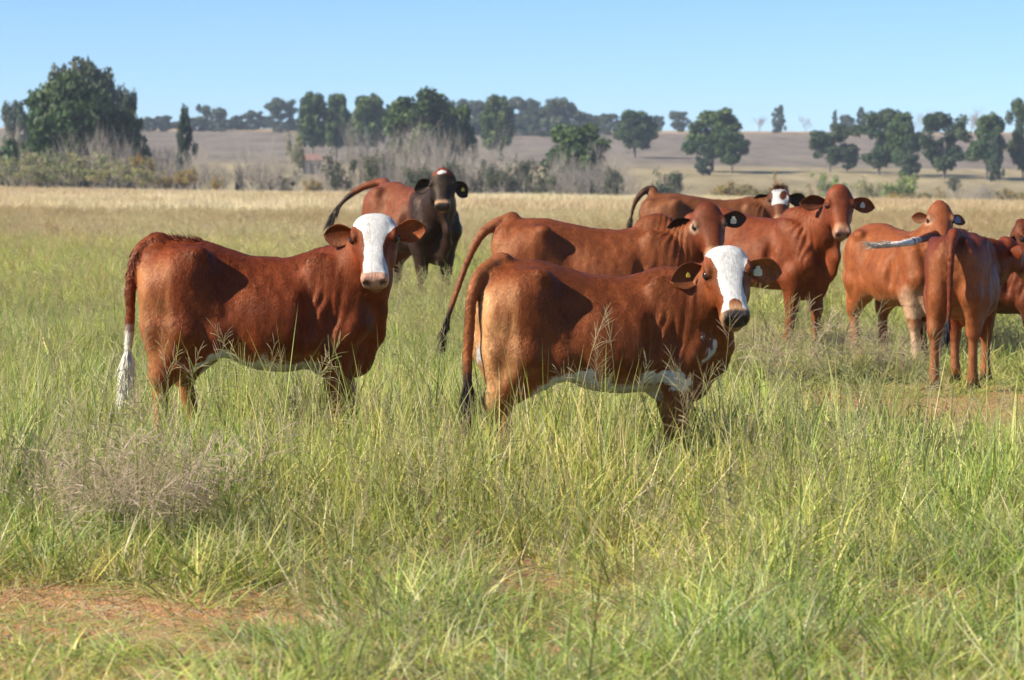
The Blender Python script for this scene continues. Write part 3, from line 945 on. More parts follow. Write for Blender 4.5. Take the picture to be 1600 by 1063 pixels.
def build_cow(sp):
    """One animal: continuous body (trunk, neck, head, legs, ears, tail) with eyes, tags and long hair as parts."""
    S = sp.get('S', 1.0)
    h = sp.get('voxel', 0.012)
    yaw = sp['yaw']
    loc = Vector(sp['loc'])
    rot = Matrix.Rotation(-yaw, 3, 'Z')
    rnd = random.Random(sp.get('seed', 3))
    def tolocal(w):                       # world metres -> animal's own metres at reference size
        return rot @ (Vector(w) - loc) / S
    fat, wide, leng = sp.get('fat', 0.0), sp.get('wide', 1.0), sp.get('leng', 1.0)
    # head pose
    poll = tolocal(sp['poll'])
    hy = sp.get('look', -math.pi / 2) - yaw          # compass of the nose in the animal's frame
    hp = sp.get('pitch', R(52))
    fwd = Vector((math.cos(hy), math.sin(hy), 0)); lef = Vector((-math.sin(hy), math.cos(hy), 0)); up = Vector((0, 0, 1))
    tilt = sp.get('tilt', 0.0)
    lef2 = lef * math.cos(tilt) + up * math.sin(tilt); up2 = up * math.cos(tilt) - lef * math.sin(tilt)
    nose = fwd * math.cos(hp) - up2 * math.sin(hp)
    fac = fwd * math.sin(hp) + up2 * math.cos(hp)
    HS = sp.get('head', 1.0)
    HL, HW = sp.get('hl', 0.84), sp.get('hw', 1.0)
    def HP(a, b, c):                      # head coordinates -> animal
        return poll + (nose * a * HL + lef2 * b * HW + fac * c) * HS
    HM = np.array([nose, lef2, fac])
    tail = [tolocal(t) for t in sp['tail']]
    pts = [poll, HP(0.5, 0, 0), HP(0, 0.2, 0), HP(0, -0.2, 0)] + tail
    lo = np.array([min(-0.74 * leng, min(p.x for p in pts) - 0.1), min(-0.36 * wide, min(p.y for p in pts) - 0.12), -0.03])
    hi = np.array([max(0.74 * leng, max(p.x for p in pts) + 0.1), max(0.36 * wide, max(p.y for p in pts) + 0.12), max(1.2, max(p.z for p in pts) + 0.08)])
    G = Field(lo, hi, h)
    I3 = np.eye(3)
    X = lambda x: x * leng
    # trunk
    tb = [(-0.665, 1.00, 0.90, 0.03), (-0.645, 1.045, 0.78, 0.075), (-0.58, 1.095, 0.68, 0.135), (-0.48, 1.125, 0.61, 0.185), (-0.34, 1.13, 0.57, 0.215),
          (-0.18, 1.10, 0.53, 0.225), (-0.02, 1.075, 0.485, 0.248), (0.12, 1.068, 0.47, 0.252), (0.26, 1.075, 0.475, 0.228), (0.38, 1.085, 0.47, 0.19),
          (0.46, 1.04, 0.46, 0.16), (0.53, 0.95, 0.475, 0.13), (0.58, 0.84, 0.55, 0.08), (0.605, 0.76, 0.64, 0.03)]
    tb = [(X(a), t - sp.get('dip', 0.0) * math.exp(-((a - 0.0) / 0.38) ** 2), b - fat * math.exp(-((a - 0.0) / 0.3) ** 2), w * wide) for a, t, b, w in tb]
    G.loft((0, 0, 0), I3, tb, k=0.03, p=2.08, pinch=0.20)
    # hook bones, flank hollow, shoulder blades, rump
    st = sp.get('legs', {})
    for sd in (-1, 1):
        G.ell((X(-0.36), sd * 0.195 * wide, 1.035), (0.055, 0.042, 0.042), k=0.05)
        G.ell((X(-0.56), sd * 0.085, 1.03), (0.08, 0.045, 0.05), k=0.06)
        G.ell((X(-0.44), sd * 0.15 * wide, 0.86), (0.19, 0.095, 0.20), k=0.07)
        G.ell((X(0.05), sd * 0.155 * wide, 0.70 - fat * 0.4), (0.27, 0.115, 0.19), k=0.09)
        Ms = np.array([[0.55, 0, -0.83], [0, 1, 0], [0.83, 0, 0.55]])
        G.ell((X(0.40), sd * 0.145 * wide, 0.84), (0.23, 0.065, 0.12), Ms, k=0.035)
        G.ell((X(-0.19), sd * 0.285 * wide, 0.92), (0.10, 0.10, 0.10), k=0.07, carve=True)
        G.ell((X(0.245), sd * 0.298 * wide, 0.80), (0.05, 0.095, 0.24), k=0.05, carve=True)
        # hind leg
        hx, hyy, bend = st.get('hind' + ('L' if sd > 0 else 'R'), (0, 0, 0))
        hip = (X(-0.42), sd * 0.12, 0.93)
        stf = (X(-0.235) + hx * 0.2, sd * 0.165, 0.645)
        hock = (X(-0.545) + hx * 0.65, sd * 0.135 + hyy * 0.7, 0.43)
        fet = (X(-0.525) + hx, sd * 0.13 + hyy, 0.115)
        hoof = (X(-0.475) + hx, sd * 0.13 + hyy, 0.035)
        G.chain([(hip, 0.145), (stf, 0.098)], k=0.06, flat=((0, 1, 0), 0.8))
        G.chain([(stf, 0.098), (hock, 0.05)], k=0.05)
        G.chain([((X(-0.585), sd * 0.085, 0.94), 0.088), ((X(-0.56), sd * 0.125, 0.68), 0.092), (hock, 0.047)], k=0.06)
        G.chain([(hip, 0.12), ((X(-0.43), sd * 0.145, 0.66), 0.115), (hock, 0.05)], k=0.05)
        G.ell((hock[0] - 0.035, hock[1], hock[2] + 0.015), (0.022, 0.02, 0.035), k=0.025)
        G.chain([(hock, 0.044), ((hock[0] * 0.5 + fet[0] * 0.5 - 0.005, hock[1] * 0.5 + fet[1] * 0.5, 0.27), 0.035), (fet, 0.041), (hoof, 0.044)], k=0.02)
        for c in (-1, 1):
            G.cone((hoof[0] - 0.01, hoof[1] + c * 0.022, 0.075), (hoof[0] + 0.03, hoof[1] + c * 0.024, 0.018), 0.026, 0.034, k=0.008)
        # fold of skin from stifle to flank
        G.cone((X(-0.25), sd * 0.17, 0.68), (X(-0.10), sd * 0.16, 0.60 - fat * 0.5), 0.05, 0.03, k=0.07, flat=((0, 1, 0), 0.6))
        # foreleg
        fx, fy, bend = st.get('fore' + ('L' if sd > 0 else 'R'), (0, 0, 0))
        sho = (X(0.495), sd * 0.13, 0.70)
        elb = (X(0.365), sd * 0.145, 0.585)
        kn = (X(0.405) + fx * 0.55, sd * 0.125 + fy * 0.5, 0.345)
        fet = (X(0.395) + fx, sd * 0.12 + fy, 0.115)
        hoof = (X(0.43) + fx, sd * 0.12 + fy, 0.035)
        G.chain([((X(0.40), sd * 0.12, 0.93), 0.075), (sho, 0.088)], k=0.06)
        G.chain([(sho, 0.085), (elb, 0.075)], k=0.05)
        G.chain([((X(0.42), sd * 0.14, 0.63), 0.085), (kn, 0.047)], k=0.05)
        G.chain([(elb, 0.068), (kn, 0.044)], k=0.04)
        G.ell((kn[0] + 0.01, kn[1], kn[2]), (0.042, 0.044, 0.055), k=0.02)
        G.chain([(kn, 0.043), ((kn[0] * 0.5 + fet[0] * 0.5, kn[1] * 0.5 + fet[1] * 0.5, 0.22), 0.035), (fet, 0.041), (hoof, 0.044)], k=0.02)
        for c in (-1, 1):
            G.cone((hoof[0] - 0.01, hoof[1] + c * 0.022, 0.075), (hoof[0] + 0.03, hoof[1] + c * 0.024, 0.018), 0.026, 0.034, k=0.008)
    # brisket and belly detail
    G.chain([((X(0.535), 0, 0.62), 0.075), ((X(0.47), 0, 0.505), 0.07), ((X(0.34), 0, 0.485), 0.06)], k=0.07)
    if sp.get('udder'):
        G.ell((X(-0.30), 0, 0.55), (0.10, 0.085, 0.07), k=0.05)
        for sx in (-0.34, -0.26):
            for sd in (-1, 1):
                G.cone((X(sx), sd * 0.04, 0.51), (X(sx), sd * 0.045, 0.455), 0.016, 0.011, k=0.02)
    if sp.get('hump'):
        hh = sp['hump']
        G.ell((X(0.36), 0, 1.06 + hh * 0.35), (0.14, 0.075, 0.05 + hh), k=0.07)
    # neck: crest and throat
    back = HP(0.08, 0, -0.09)
    thr = HP(0.12, 0, -0.17)
    n0 = Vector((X(0.34), 0, 0.985 - 0.8 * sp.get('dip', 0.0))); n1 = Vector((X(0.43), 0, 0.76))
    m0 = (n0 + Vector(back)) / 2 + Vector((0.045, 0, -0.02)) * leng; m1 = (n1 + Vector(thr)) / 2 + Vector((0.03, 0, -0.005))
    nk = sp.get('neck', 1.0)
    G.chain([(n0, 0.10 * nk), (m0, 0.092 * nk), (back, 0.078 * HS)], k=0.07)
    G.chain([(n1, 0.155 * nk), (m1, 0.115 * nk), (thr, 0.075 * HS)], k=0.08)
    mm0 = (m0 + m1) / 2
    G.chain([((n0 + n1) / 2, 0.15 * nk), (mm0, 0.115 * nk), ((Vector(back) + Vector(thr)) / 2, 0.085 * HS)], k=0.08)
    dl = sp.get('dewlap', 0.5)
    th2 = HP(0.20, 0, -0.205)
    low = Vector((X(0.55), 0, 0.60))
    side = (th2 - low).cross(Vector((X(0.1), 0, 0.9)) - low)
    mid = (th2 * 0.5 + low * 0.5) + Vector((0.05 * dl, 0, -0.055 * dl)) + fwd * 0.03 * dl
    q1 = th2 * 0.8 + low * 0.2 + Vector((0, 0, -0.02 * dl)) + fwd * 0.01
    q2 = th2 * 0.22 + low * 0.78 + Vector((0.055 * dl, 0, -0.055 * dl)) + fwd * 0.02 * dl
    G.chain([(th2, 0.028), (q1, 0.034), (mid, 0.04), (q2, 0.046), (Vector((X(0.53), 0, 0.52)) - Vector((0, 0, 0.03 * dl)), 0.05), (Vector((X(0.40), 0, 0.475)), 0.05)], k=0.09, flat=(side, 0.6))
    # tail
    tl = [((X(-0.54), 0, 1.065), 0.045)] + [(t, 0.040 - 0.026 * (i / (len(tail) - 1)) ** 0.7) for i, t in enumerate(tail)]
    tl = [(Vector(p), r) for p, r in tl]
    fine = []
    for i in range(len(tl) - 1):                       # Catmull-Rom
        P = [tl[max(0, i - 1)], tl[i], tl[i + 1], tl[min(len(tl) - 1, i + 2)]]
        for s in range(4):
            t = s / 4.0
            f = [P[j][0] for j in range(4)]
            v = 0.5 * ((2 * f[1]) + (f[2] - f[0]) * t + (2 * f[0] - 5 * f[1] + 4 * f[2] - f[3]) * t * t + (3 * f[1] - f[0] - 3 * f[2] + f[3]) * t ** 3)
            fine.append((v, P[1][1] * (1 - t) + P[2][1] * t))
    fine.append(tl[-1])
    for i in range(len(fine) - 1):
        G.cone(fine[i][0], fine[i + 1][0], max(fine[i][1], h * 1.15), max(fine[i + 1][1], h * 1.15), k=0.05 if i < 4 else 0.012)
    # head
    ht = [(-0.055, -0.03, -0.09, 0.03), (-0.035, -0.005, -0.12, 0.062), (0.0, 0.014, -0.15, 0.088), (0.05, 0.022, -0.175, 0.098), (0.11, 0.016, -0.195, 0.098), (0.17, 0.006, -0.205, 0.086),
          (0.23, 0.0, -0.19, 0.072), (0.29, -0.006, -0.16, 0.060), (0.335, -0.010, -0.142, 0.057), (0.375, -0.014, -0.138, 0.063), (0.405, -0.022, -0.132, 0.062),
          (0.428, -0.036, -0.118, 0.05), (0.442, -0.06, -0.10, 0.02)]
    ht = [(a * HS * HL, t * HS, b * HS, w * HS * HW) for a, t, b, w in ht]
    G.loft(poll, HM, ht, k=0.03, p=2.5, pinch=-0.10)
    if sp.get('dome'):
        G.ell(HP(0.0, 0, -0.02), (0.07 * HS, 0.075 * HS, (0.035 + sp['dome']) * HS), HM, k=0.04)
    for sd in (-1, 1):
        G.ell(HP(0.165, sd * 0.066, -0.12), (0.085 * HS, 0.032 * HS, 0.075 * HS), HM, k=0.03)          # cheek
        G.ell(HP(0.105, sd * 0.090, -0.018), (0.042 * HS, 0.020 * HS, 0.022 * HS), HM, k=0.02)          # brow
        G.ell(HP(0.155, sd * 0.088, -0.055), (0.03 * HS, 0.014 * HS, 0.016 * HS), HM, k=0.02)
        G.ell(HP(0.128, sd * 0.107, -0.036), (0.022 * HS, 0.016 * HS, 0.017 * HS), HM, k=0.008, carve=True)
        G.ell(HP(0.398, sd * 0.040, -0.045), (0.03 * HS, 0.022 * HS, 0.028 * HS), HM, k=0.015)          # nostril wing
        G.ell(HP(0.432, sd * 0.037, -0.052), (0.018 * HS, 0.0125 * HS, 0.017 * HS), HM, k=0.008, carve=True)
        G.ell(HP(0.33, sd * 0.046, -0.115), (0.07 * HS, 0.018 * HS, 0.028 * HS), HM, k=0.02)            # lips
        G.cone(HP(0.432, sd * 0.012, -0.108), HP(0.36, sd * 0.068, -0.112), 0.006 * HS, 0.004 * HS, k=0.006, carve=True)
    G.ell(HP(0.375, 0, -0.135), (0.05 * HS, 0.042 * HS, 0.028 * HS), HM, k=0.02)                        # chin
    V, Q = G.mesh()
    V = relax(V, Q, 2, 0.45)
    Nn = mesh_normals(V, Q)
    # skin folds on the neck, loose hide on flank and shoulder
    hc = (V - np.array(poll)) @ HM.T / HS / np.array([HL, HW, 1.0])      # head coordinates of every vertex
    am = np.array((n0 + n1) / 2); bm = np.array((Vector(back) + Vector(thr)) / 2)
    ab = bm - am
    t = ((V - am) @ ab) / (ab @ ab)
    wob = fbm(V, 5.0, 2)
    arc = np.hypot(V[:, 0] - X(0.20), V[:, 1])
    headmask = sstep(0.10, 0.03, np.abs(hc[:, 1]) - 0.03) * (hc[:, 0] > -0.06) * (hc[:, 2] > -0.24)
    onhead = (hc[:, 0] > -0.07) & (hc[:, 0] < 0.48) & (np.abs(hc[:, 1]) < 0.135) & (hc[:, 2] > -0.16 - 0.10 * np.clip((hc[:, 0] - 0.1) / 0.12, -1.0, 0.6)) & (hc[:, 2] < 0.09)
    nm = sstep(-0.25, 0.15, t) * sstep(1.05, 0.8, t) * sstep(0.35, 0.55, V[:, 2]) * (~onhead)
    ph = arc / 0.033 + 2.4 * fbm(V * np.array([1, 1, 0.35]), 6.0, 2) + 1.6 * fbm(V, 2.2, 2) - 0.5 * V[:, 2] / 0.3
    fold = (0.5 + 0.5 * np.sin(ph * 2 * math.pi)) ** 1.3
    nm = nm * sstep(0.0, 0.5, np.abs(Nn[:, 1]) + 0.2) * sstep(X(0.62), X(0.50), V[:, 0] - 0.25 * (V[:, 2] - 0.8))
    nm = nm * sstep(X(0.12), X(0.30), V[:, 0])
    V = V + Nn * (nm * sp.get('folds', 1.0) * 0.0085 * (fold - 0.5) * (1.8 * sstep(0.3, 0.7, fbm(V, 3.0, 2))))[:, None]
    body = (V[:, 2] > 0.5) & ~onhead
    V = V + Nn * (body * (0.022 * (fbm(V * np.array([1, 1, 0.6]), 5.5, 3) - 0.5) + 0.007 * (fbm(V * np.array([1.6, 1, 0.7]), 17, 2) - 0.5)))[:, None]
    # ears
    ears = []
    EL, EW = sp.get('ear', (0.16, 0.11))
    nV = len(V)
    allV, allQ = [V], [Q]
    et = np.full(nV, -1.0); ei = np.zeros(nV); es = np.zeros(nV)
    tagpts = []
    for sd in (-1, 1):
        ex = sp['earL' if sd > 0 else 'earR']          # (forward, outward, up, face forward, face out, face up)
        axd = fwd * ex[0] + lef2 * sd * ex[1] + up2 * ex[2]
        fcd = fwd * ex[3] + lef2 * sd * ex[4] + up2 * ex[5]
        b = HP(0.058, sd * 0.082, -0.092)
        ev, eq, tt, ins = ear_mesh(b, axd, fcd, (EL + 0.02) * HS, EW * HS, cup=sp.get('cup', 0.85), droop=ex[6] if len(ex) > 6 else 0.15)
        ev = ev + (ins * 0 + 1)[:, None] * 0.0
        off = sum(len(v) for v in allV)
        allV.append(ev); allQ.append(eq + off)
        et = np.concatenate([et, tt]); ei = np.concatenate([ei, ins]); es = np.concatenate([es, np.full(len(tt), sd)])
        a_ = axd.normalized(); f_ = (fcd - a_ * fcd.dot(a_)).normalized()
        tagpts.append((sd, b, a_, f_))
    V = np.concatenate(allV); Q = np.concatenate(allQ)
    hc = (V - np.array(poll)) @ HM.T / HS / np.array([HL, HW, 1.0])
    onhead = np.concatenate([onhead, np.ones(len(V) - nV, bool)])
    tailp = np.array([tuple(p) for p, r in fine])
    tt_, td = tail_param(V[:nV], tailp)
    isT = np.zeros(len(V)); tp = np.zeros(len(V))
    isT[:nV] = (td < 0.05); tp[:nV] = tt_
    ctx = dict(P=V, H=hc, head=onhead & (et < 0), ear=et, inside=ei, side=es, tail=isT * (tp > 0.15), tp=tp, X=X, noise=fbm(V, 9.0, 3), blotch=fbm(V, 3.0, 3), nz=mesh_normals(V, Q))
    col, white, skin = sp['paint'](ctx)
    # hooves and muzzle are the same on all
    hoofm = V[:, 2] < 0.07
    col[hoofm] = (0.05, 0.04, 0.035); white[hoofm] = 0
    me = mesh_np(sp['name'], V * S, Q, True, np.clip(col, 0.004, 0.9), {'White': white, 'Skin': skin}, [COAT])
    ob = link(sp['name'], me, None, loc, yaw, label=sp['label'], category='cattle', group='cattle standing in the pasture')
    ob.scale = (1, sp.get('ysc', 1.0), 1)
    coat_hair(ob, V, Q, col, white, skin, et, S, nose, onhead, sp)
    # eyes
    for sd in (-1, 1):
        c = HP(0.128, sd * 0.092, -0.037) * S
        bm_ = bmesh.new()
        bmesh.ops.create_uvsphere(bm_, u_segments=16, v_segments=10, radius=0.0235 * S * HS)
        for f in bm_.faces: f.smooth = True
        m = bpy.data.meshes.new('eye'); bm_.to_mesh(m); bm_.free(); m.materials.append(EYE)
        link('eye', m, ob, c)
    # ear tags
    for sd, colr, along, sz in sp.get('tags', ()):
        for s2, b, a_, f_ in tagpts:
            if s2 == sd:
                p = (Vector(b) + a_ * EL * HS * along + f_ * 0.008) * S
                make_tag(ob, p, a_, f_, TAGS[colr], sz)
    # tail switch
    tuft(ob, sp, fine, S, rnd)
    # tufts on poll / tail head
    for kind in sp.get('hair', ()):
        extra_hair(ob, kind, HP, fine, nose, lef2, fac, S, rnd, sp, X, HS, tb)
    return ob

def coat_hair(ob, V, Q, col, white, skin, ear, S, nose, onhead, sp):
    """Short flat-lying hairs over the hide, one joined part."""
    n = sp.get('fur', 45000); W0 = sp.get('furw', 0.0017)
    r = np.random.default_rng(sp.get('seed', 1) + 50)
    A = V[Q]
    fn = np.cross(A[:, 2] - A[:, 0], A[:, 3] - A[:, 1]); ar = np.linalg.norm(fn, axis=1)
    ok = (V[Q[:, 0], 2] > 0.09) & (skin[Q[:, 0]] < 0.3) & (ear[Q[:, 0]] < 0)
    w = ar * ok
    k = r.choice(len(Q), n, p=w / w.sum())
    u, v = r.random((n, 1)), r.random((n, 1))
    p = (A[k, 0] * (1 - u) + A[k, 1] * u) * (1 - v) + (A[k, 3] * (1 - u) + A[k, 2] * u) * v
    nn = fn[k] / np.maximum(ar[k], 1e-12)[:, None]
    q0 = Q[k, 0]
    flow = np.tile(np.array([-0.75, 0.0, -0.65]), (n, 1))
    flow[p[:, 2] < 0.55] = (-0.15, 0, -1.0)
    hd = onhead[q0]
    flow[hd] = np.array(nose)
    wv = np.stack([fbm(p + o, 3.5, 2) - 0.5 for o in (0, 31, 67)], 1) * 0.9      # whorls
    flow = flow + wv + r.normal(size=(n, 3)) * 0.14
    flow -= nn * (flow * nn).sum(1, keepdims=True)
    flow /= np.maximum(np.linalg.norm(flow, axis=1, keepdims=True), 1e-6)
    side = np.cross(nn, flow)
    L = (0.015 + 0.012 * r.random((n, 1))) * np.where(hd, 0.55, 1.0)[:, None]
    W = W0 * (0.7 + 0.6 * r.random((n, 1)))
    lift = 0.06 + 0.07 * r.random((n, 1))
    base = p - nn * 0.001
    tip = base + flow * L + nn * L * lift
    roll = nn * r.normal(size=(n, 1)) * W * 0.18
    P = np.stack([base - side * W - roll, base + side * W + roll, tip], 1).reshape(-1, 3)
    mot = fbm(p * np.array([1.0, 1.0, 0.6]), 9.0, 3) + 0.30 * (fbm(p * np.array([1.0, 1.0, 0.5]), 40.0, 2) - 0.5)
    c = col[q0] * (0.50 + 0.95 * sstep(0.2, 0.8, mot))[:, None] * (0.86 + 0.26 * r.random((n, 1)))
    c = c * np.array([1.0, 0.97, 0.92])
    wt = white[q0] + 0.5 * (fbm(p, 60.0, 2) - 0.5)
    isw = wt > 0.5
    c[isw] = np.array((0.64, 0.63, 0.60)) * (0.72 + 0.32 * r.random((isw.sum(), 1)))
    me = mesh_np('coat_hair', P * S, np.arange(3 * n).reshape(n, 3), False, np.repeat(np.clip(c, 0.003, 0.9), 3, 0), None, [HAIR])
    link('coat_hair', me, ob, kind='stuff')

def tail_param(V, path):
    d = np.full(len(V), 9.0); t = np.zeros(len(V))
    for i in range(len(path)):
        e = np.linalg.norm(V - path[i], axis=1)
        m = e < d
        d[m] = e[m]; t[m] = i / (len(path) - 1)
    return t, d

def make_tag(parent, p, a_, f_, mat, sz):
    """Flat moulded tag: rounded neck and broad lower flap."""
    prof = [(-0.25, 0.5), (0.25, 0.5), (0.3, 0.15), (0.55, 0.0), (0.6, -0.75), (0.4, -0.9), (-0.4, -0.9), (-0.6, -0.75), (-0.55, 0.0), (-0.3, 0.15)]
    dn = Vector((0, 0, -1)); dn = (dn - f_ * dn.dot(f_)).normalized()
    sx = dn.cross(f_).normalized()
    bm_ = bmesh.new()
    vs = [bm_.verts.new(p + sx * x * sz - dn * y * sz + f_ * 0.004) for x, y in prof]
    fa = bm_.faces.new(vs)
    ex = bmesh.ops.extrude_face_region(bm_, geom=[fa])
    for v in ex['geom']:
        if isinstance(v, bmesh.types.BMVert): v.co += f_ * 0.004
    bmesh.ops.recalc_face_normals(bm_, faces=bm_.faces)
    m = bpy.data.meshes.new('ear_tag'); bm_.to_mesh(m); bm_.free(); m.materials.append(mat)
    return link('ear_tag', m, parent)

def tuft(ob, sp, fine, S, rnd):
    c = sp.get('tuft')
    if not c: return
    colr, tip, Lt, n, start = c
    end = fine[-1][0]; d0 = (fine[-1][0] - fine[-3][0]).normalized()
    k0 = max(0, int(len(fine) * start))
    roots, dirs, lens = [], [], []
    for i in range(n):
        j = rnd.randint(k0, len(fine) - 1)
        p = fine[j][0]
        d = (fine[min(j + 1, len(fine) - 1)][0] - fine[max(j - 1, 0)][0]).normalized()
        r = Vector((rnd.gauss(0, 1), rnd.gauss(0, 1), rnd.gauss(0, 1)))
        r = (r - d * r.dot(d)).normalized()
        roots.append((p + r * fine[j][1] * 0.7) * S)
        dirs.append(d + r * 0.22)
        lens.append(Lt * S * rnd.uniform(0.5, 1.0))
    V, Fc, C = strands(roots, dirs, lens, 0.0045 * S, colr, gravity=sp.get('tuftg', 0.05), wav=0.05, seg=5, rnd=rnd, tipcol=tip)
    m = mesh_np('tail_switch', np.array([tuple(v) for v in V]), np.array(Fc), True, np.array(C), None, [HAIR])
    link('tail_switch', m, ob)

def extra_hair(ob, kind, HP, fine, nose, lef, fac, S, rnd, sp, X, HS, tb):
    roots, dirs, lens = [], [], []
    what, colr, n, L = kind
    if what == 'poll':
        for i in range(n):
            a, b = rnd.uniform(-0.04, 0.06), rnd.gauss(0, 0.035)
            roots.append(HP(a, b, 0.0) * S)
            dirs.append(-nose * rnd.uniform(0.3, 1.0) + lef * rnd.gauss(0, 0.4) + fac * rnd.uniform(0.2, 0.8))
            lens.append(L * rnd.uniform(0.5, 1.1) * S)
        nm = 'forelock'
    else:                                   # along the tail head and first stretch of the tail
        for i in range(n):
            if rnd.random() < 0.65:
                x = X(rnd.uniform(-0.62, -0.30)); p = Vector((x, rnd.gauss(0, 0.03), float(np.interp(x, [q[0] for q in tb], [q[1] for q in tb])) - 0.012))
                d = Vector((-0.7, rnd.gauss(0, 0.3), rnd.uniform(0.35, 1.0)))
            else:
                j = rnd.randint(2, max(3, int(len(fine) * 0.6))); p = fine[j][0]
                d = (fine[min(j + 1, len(fine) - 1)][0] - fine[j - 1][0]).normalized()
                r = Vector((-abs(rnd.gauss(0, 1)), rnd.gauss(0, 0.7), abs(rnd.gauss(0, 0.6)))).normalized()
                p = p + r * fine[j][1] * 0.85
                d = d + r * rnd.uniform(0.05, 0.3)
            roots.append(p * S); dirs.append(d); lens.append(L * rnd.uniform(0.5, 1.1) * S)
        nm = 'tail_head_hair'
    V, Fc, C = strands(roots, dirs, lens, 0.0042 * S, colr, gravity=0.12, wav=0.10, seg=4, rnd=rnd)
    m = mesh_np(nm, np.array([tuple(v) for v in V]), np.array(Fc), True, np.array(C), None, [HAIR])
    link(nm, m, ob, kind='stuff')

def lerp(a, b, t):
    t = np.asarray(t)[:, None]
    return np.asarray(a) * (1 - t) + np.asarray(b) * t

def painter(main=RED, tan=(0.42, 0.19, 0.075), dark=(0.06, 0.016, 0.008), muzzle=(0.36, 0.20, 0.15), earin=(0.30, 0.10, 0.045), earout=None,
            face=None, blaze=None, belly=0.0, rear=0.7, tailend=None, tailcol=None, black=0.0, extra=None, eyering=None, lightmuz=0.6, padw=0.085, padlow=-0.105):
    """Coat colours: reddish hide, paler seat and legs' inner sides, face and muzzle markings."""
    def paint(c):
        P, H, n = c['P'], c['H'], c['noise']
        N0 = len(P)
        col = np.tile(np.array(main, float), (N0, 1)) * (0.46 + 0.78 * c['blotch'])[:, None]
        white = np.zeros(N0); skin = np.zeros(N0)
        x, y, z = P[:, 0], P[:, 1], P[:, 2]
        X1 = c['X'](1.0)
        body = ~c['head'] & (c['ear'] < 0) & (c['tail'] < 0.5)
        # paler seat of the rump and inside of the legs
        back = -c['nz'][:, 0]
        seat = sstep(0.10, 0.85, back + 0.5 * (n - 0.5)) * sstep(-0.40 * X1, -0.56 * X1, x) * sstep(1.06, 0.94, z) * body
        col = lerp(col, np.array(tan), seat * rear)
        inner = sstep(0.1, 0.7, -c['nz'][:, 1] * np.sign(y)) * (z < 0.62) * body
        col = lerp(col, np.array(tan) * 0.9, inner * 0.55 * rear)
        under = sstep(-0.35, -0.85, c['nz'][:, 2]) * (z > 0.40) * (z < 0.7) * body
        col = lerp(col, np.array(tan), under * 0.5)
        low = sstep(0.55, 0.25, z) * body
        col = lerp(col, np.array(tan) * 0.75, low * 0.5 * rear)
        # topline darker, hair tipped dark behind the elbow
        top = sstep(0.55, 0.95, c['nz'][:, 2]) * (z > 0.98) * body
        col = lerp(col, np.array(main) * 0.75, top * 0.6)
        if black > 0:
            bl = sstep(0.45, 0.7, c['blotch'] + 0.35 * sstep(0.75, 0.5, z) + 0.25 * sstep(0.2, 0.6, x) - 0.25) * body
            col = lerp(col, np.array((0.018, 0.012, 0.011)), bl * black)
        hd = c['head']
        if face is not None:
            col[hd] = np.array(face) * (0.8 + 0.4 * n[hd])[:, None]
        # muzzle
        a, b, cc = H[:, 0], H[:, 1], H[:, 2]
        ring = sstep(0.325, 0.375, a + 0.25 * (n - 0.5) * 0.3) * hd * sstep(0.10, 0.085, np.abs(b)) * sstep(-0.185, -0.165, cc)
        col = lerp(col, np.array((0.45, 0.27, 0.15)), ring * lightmuz)
        mz = sstep(0.372, 0.392, a + 0.02 * (n - 0.5)) * sstep(padlow - 0.013, padlow, cc) * hd * sstep(padw + 0.008, padw - 0.004, np.abs(b) + 0.3 * np.clip(-cc - 0.06, 0, 1))
        col = lerp(col, np.array(muzzle), mz); skin = np.maximum(skin, mz)
        nos = sstep(0.024, 0.012, np.sqrt((a - 0.43) ** 2 + (np.abs(b) - 0.037) ** 2 + (cc + 0.052) ** 2)) * hd
        col = lerp(col, np.array((0.03, 0.02, 0.018)), nos * 0.85)
        ey = np.sqrt(((a - 0.128) / 1.3) ** 2 + (np.abs(b) - 0.098) ** 2 + (cc + 0.037) ** 2)
        er = sstep(0.034, 0.022, ey) * hd
        if eyering is not None:
            col = lerp(col, np.array(eyering), sstep(0.055, 0.025, ey + 0.02 * (n - 0.5)) * hd * 0.6)
        col = lerp(col, np.array((0.03, 0.014, 0.01)), sstep(0.029, 0.022, ey) * hd * 0.9)
        if blaze is not None:
            w = blaze(a, b, cc, n, hd)
            white = np.maximum(white, w * hd * (1 - mz))
        # ears
        e = c['ear'] >= 0
        if e.any():
            eo = np.array(earout if earout is not None else np.array(main) * 0.8)
            t = c['ear'][e]
            ins = c['inside'][e]
            inn = np.where(c['side'][e][:, None] > 0, np.array(earin)[None], np.array(earin)[None] * 0.35)  # right ear's inside painted darker, as the shade in its cup
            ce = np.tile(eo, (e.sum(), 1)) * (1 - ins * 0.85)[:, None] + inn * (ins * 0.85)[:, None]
            ce = lerp(ce, eo * 0.7, sstep(0.55, 1.0, t) * 0.5)
            col[e] = ce * (0.7 + 0.6 * n[e])[:, None]
        # tail
        tl = c['tail'] > 0.5
        if tl.any():
            tc_ = np.array(tailcol if tailcol is not None else np.array(main) * 0.8)
            cl = np.tile(tc_, (tl.sum(), 1)) * (0.8 + 0.4 * n[tl])[:, None]
            if tailend is not None:
                cl = lerp(cl, np.array(tailend[1]), sstep(tailend[0] - 0.06, tailend[0] + 0.06, c['tp'][tl]))
            col[tl] = cl
        if belly > 0:
            wb = sstep(-0.45, -0.85, c['nz'][:, 2] + 0.5 * (n - 0.5)) * (z > 0.40) * (z < 0.62) * body * sstep(0.42, 0.2, x) * sstep(-0.42, -0.3, x) * (1 - 0.55 * sstep(-0.15, 0.05, x) * sstep(0.49, 0.52, z + 0.03 * (n - 0.5)))
            white = np.maximum(white, wb * belly)
        if extra is not None:
            col, white, skin = extra(c, col, white, skin)
        return col, white, skin
    return paint
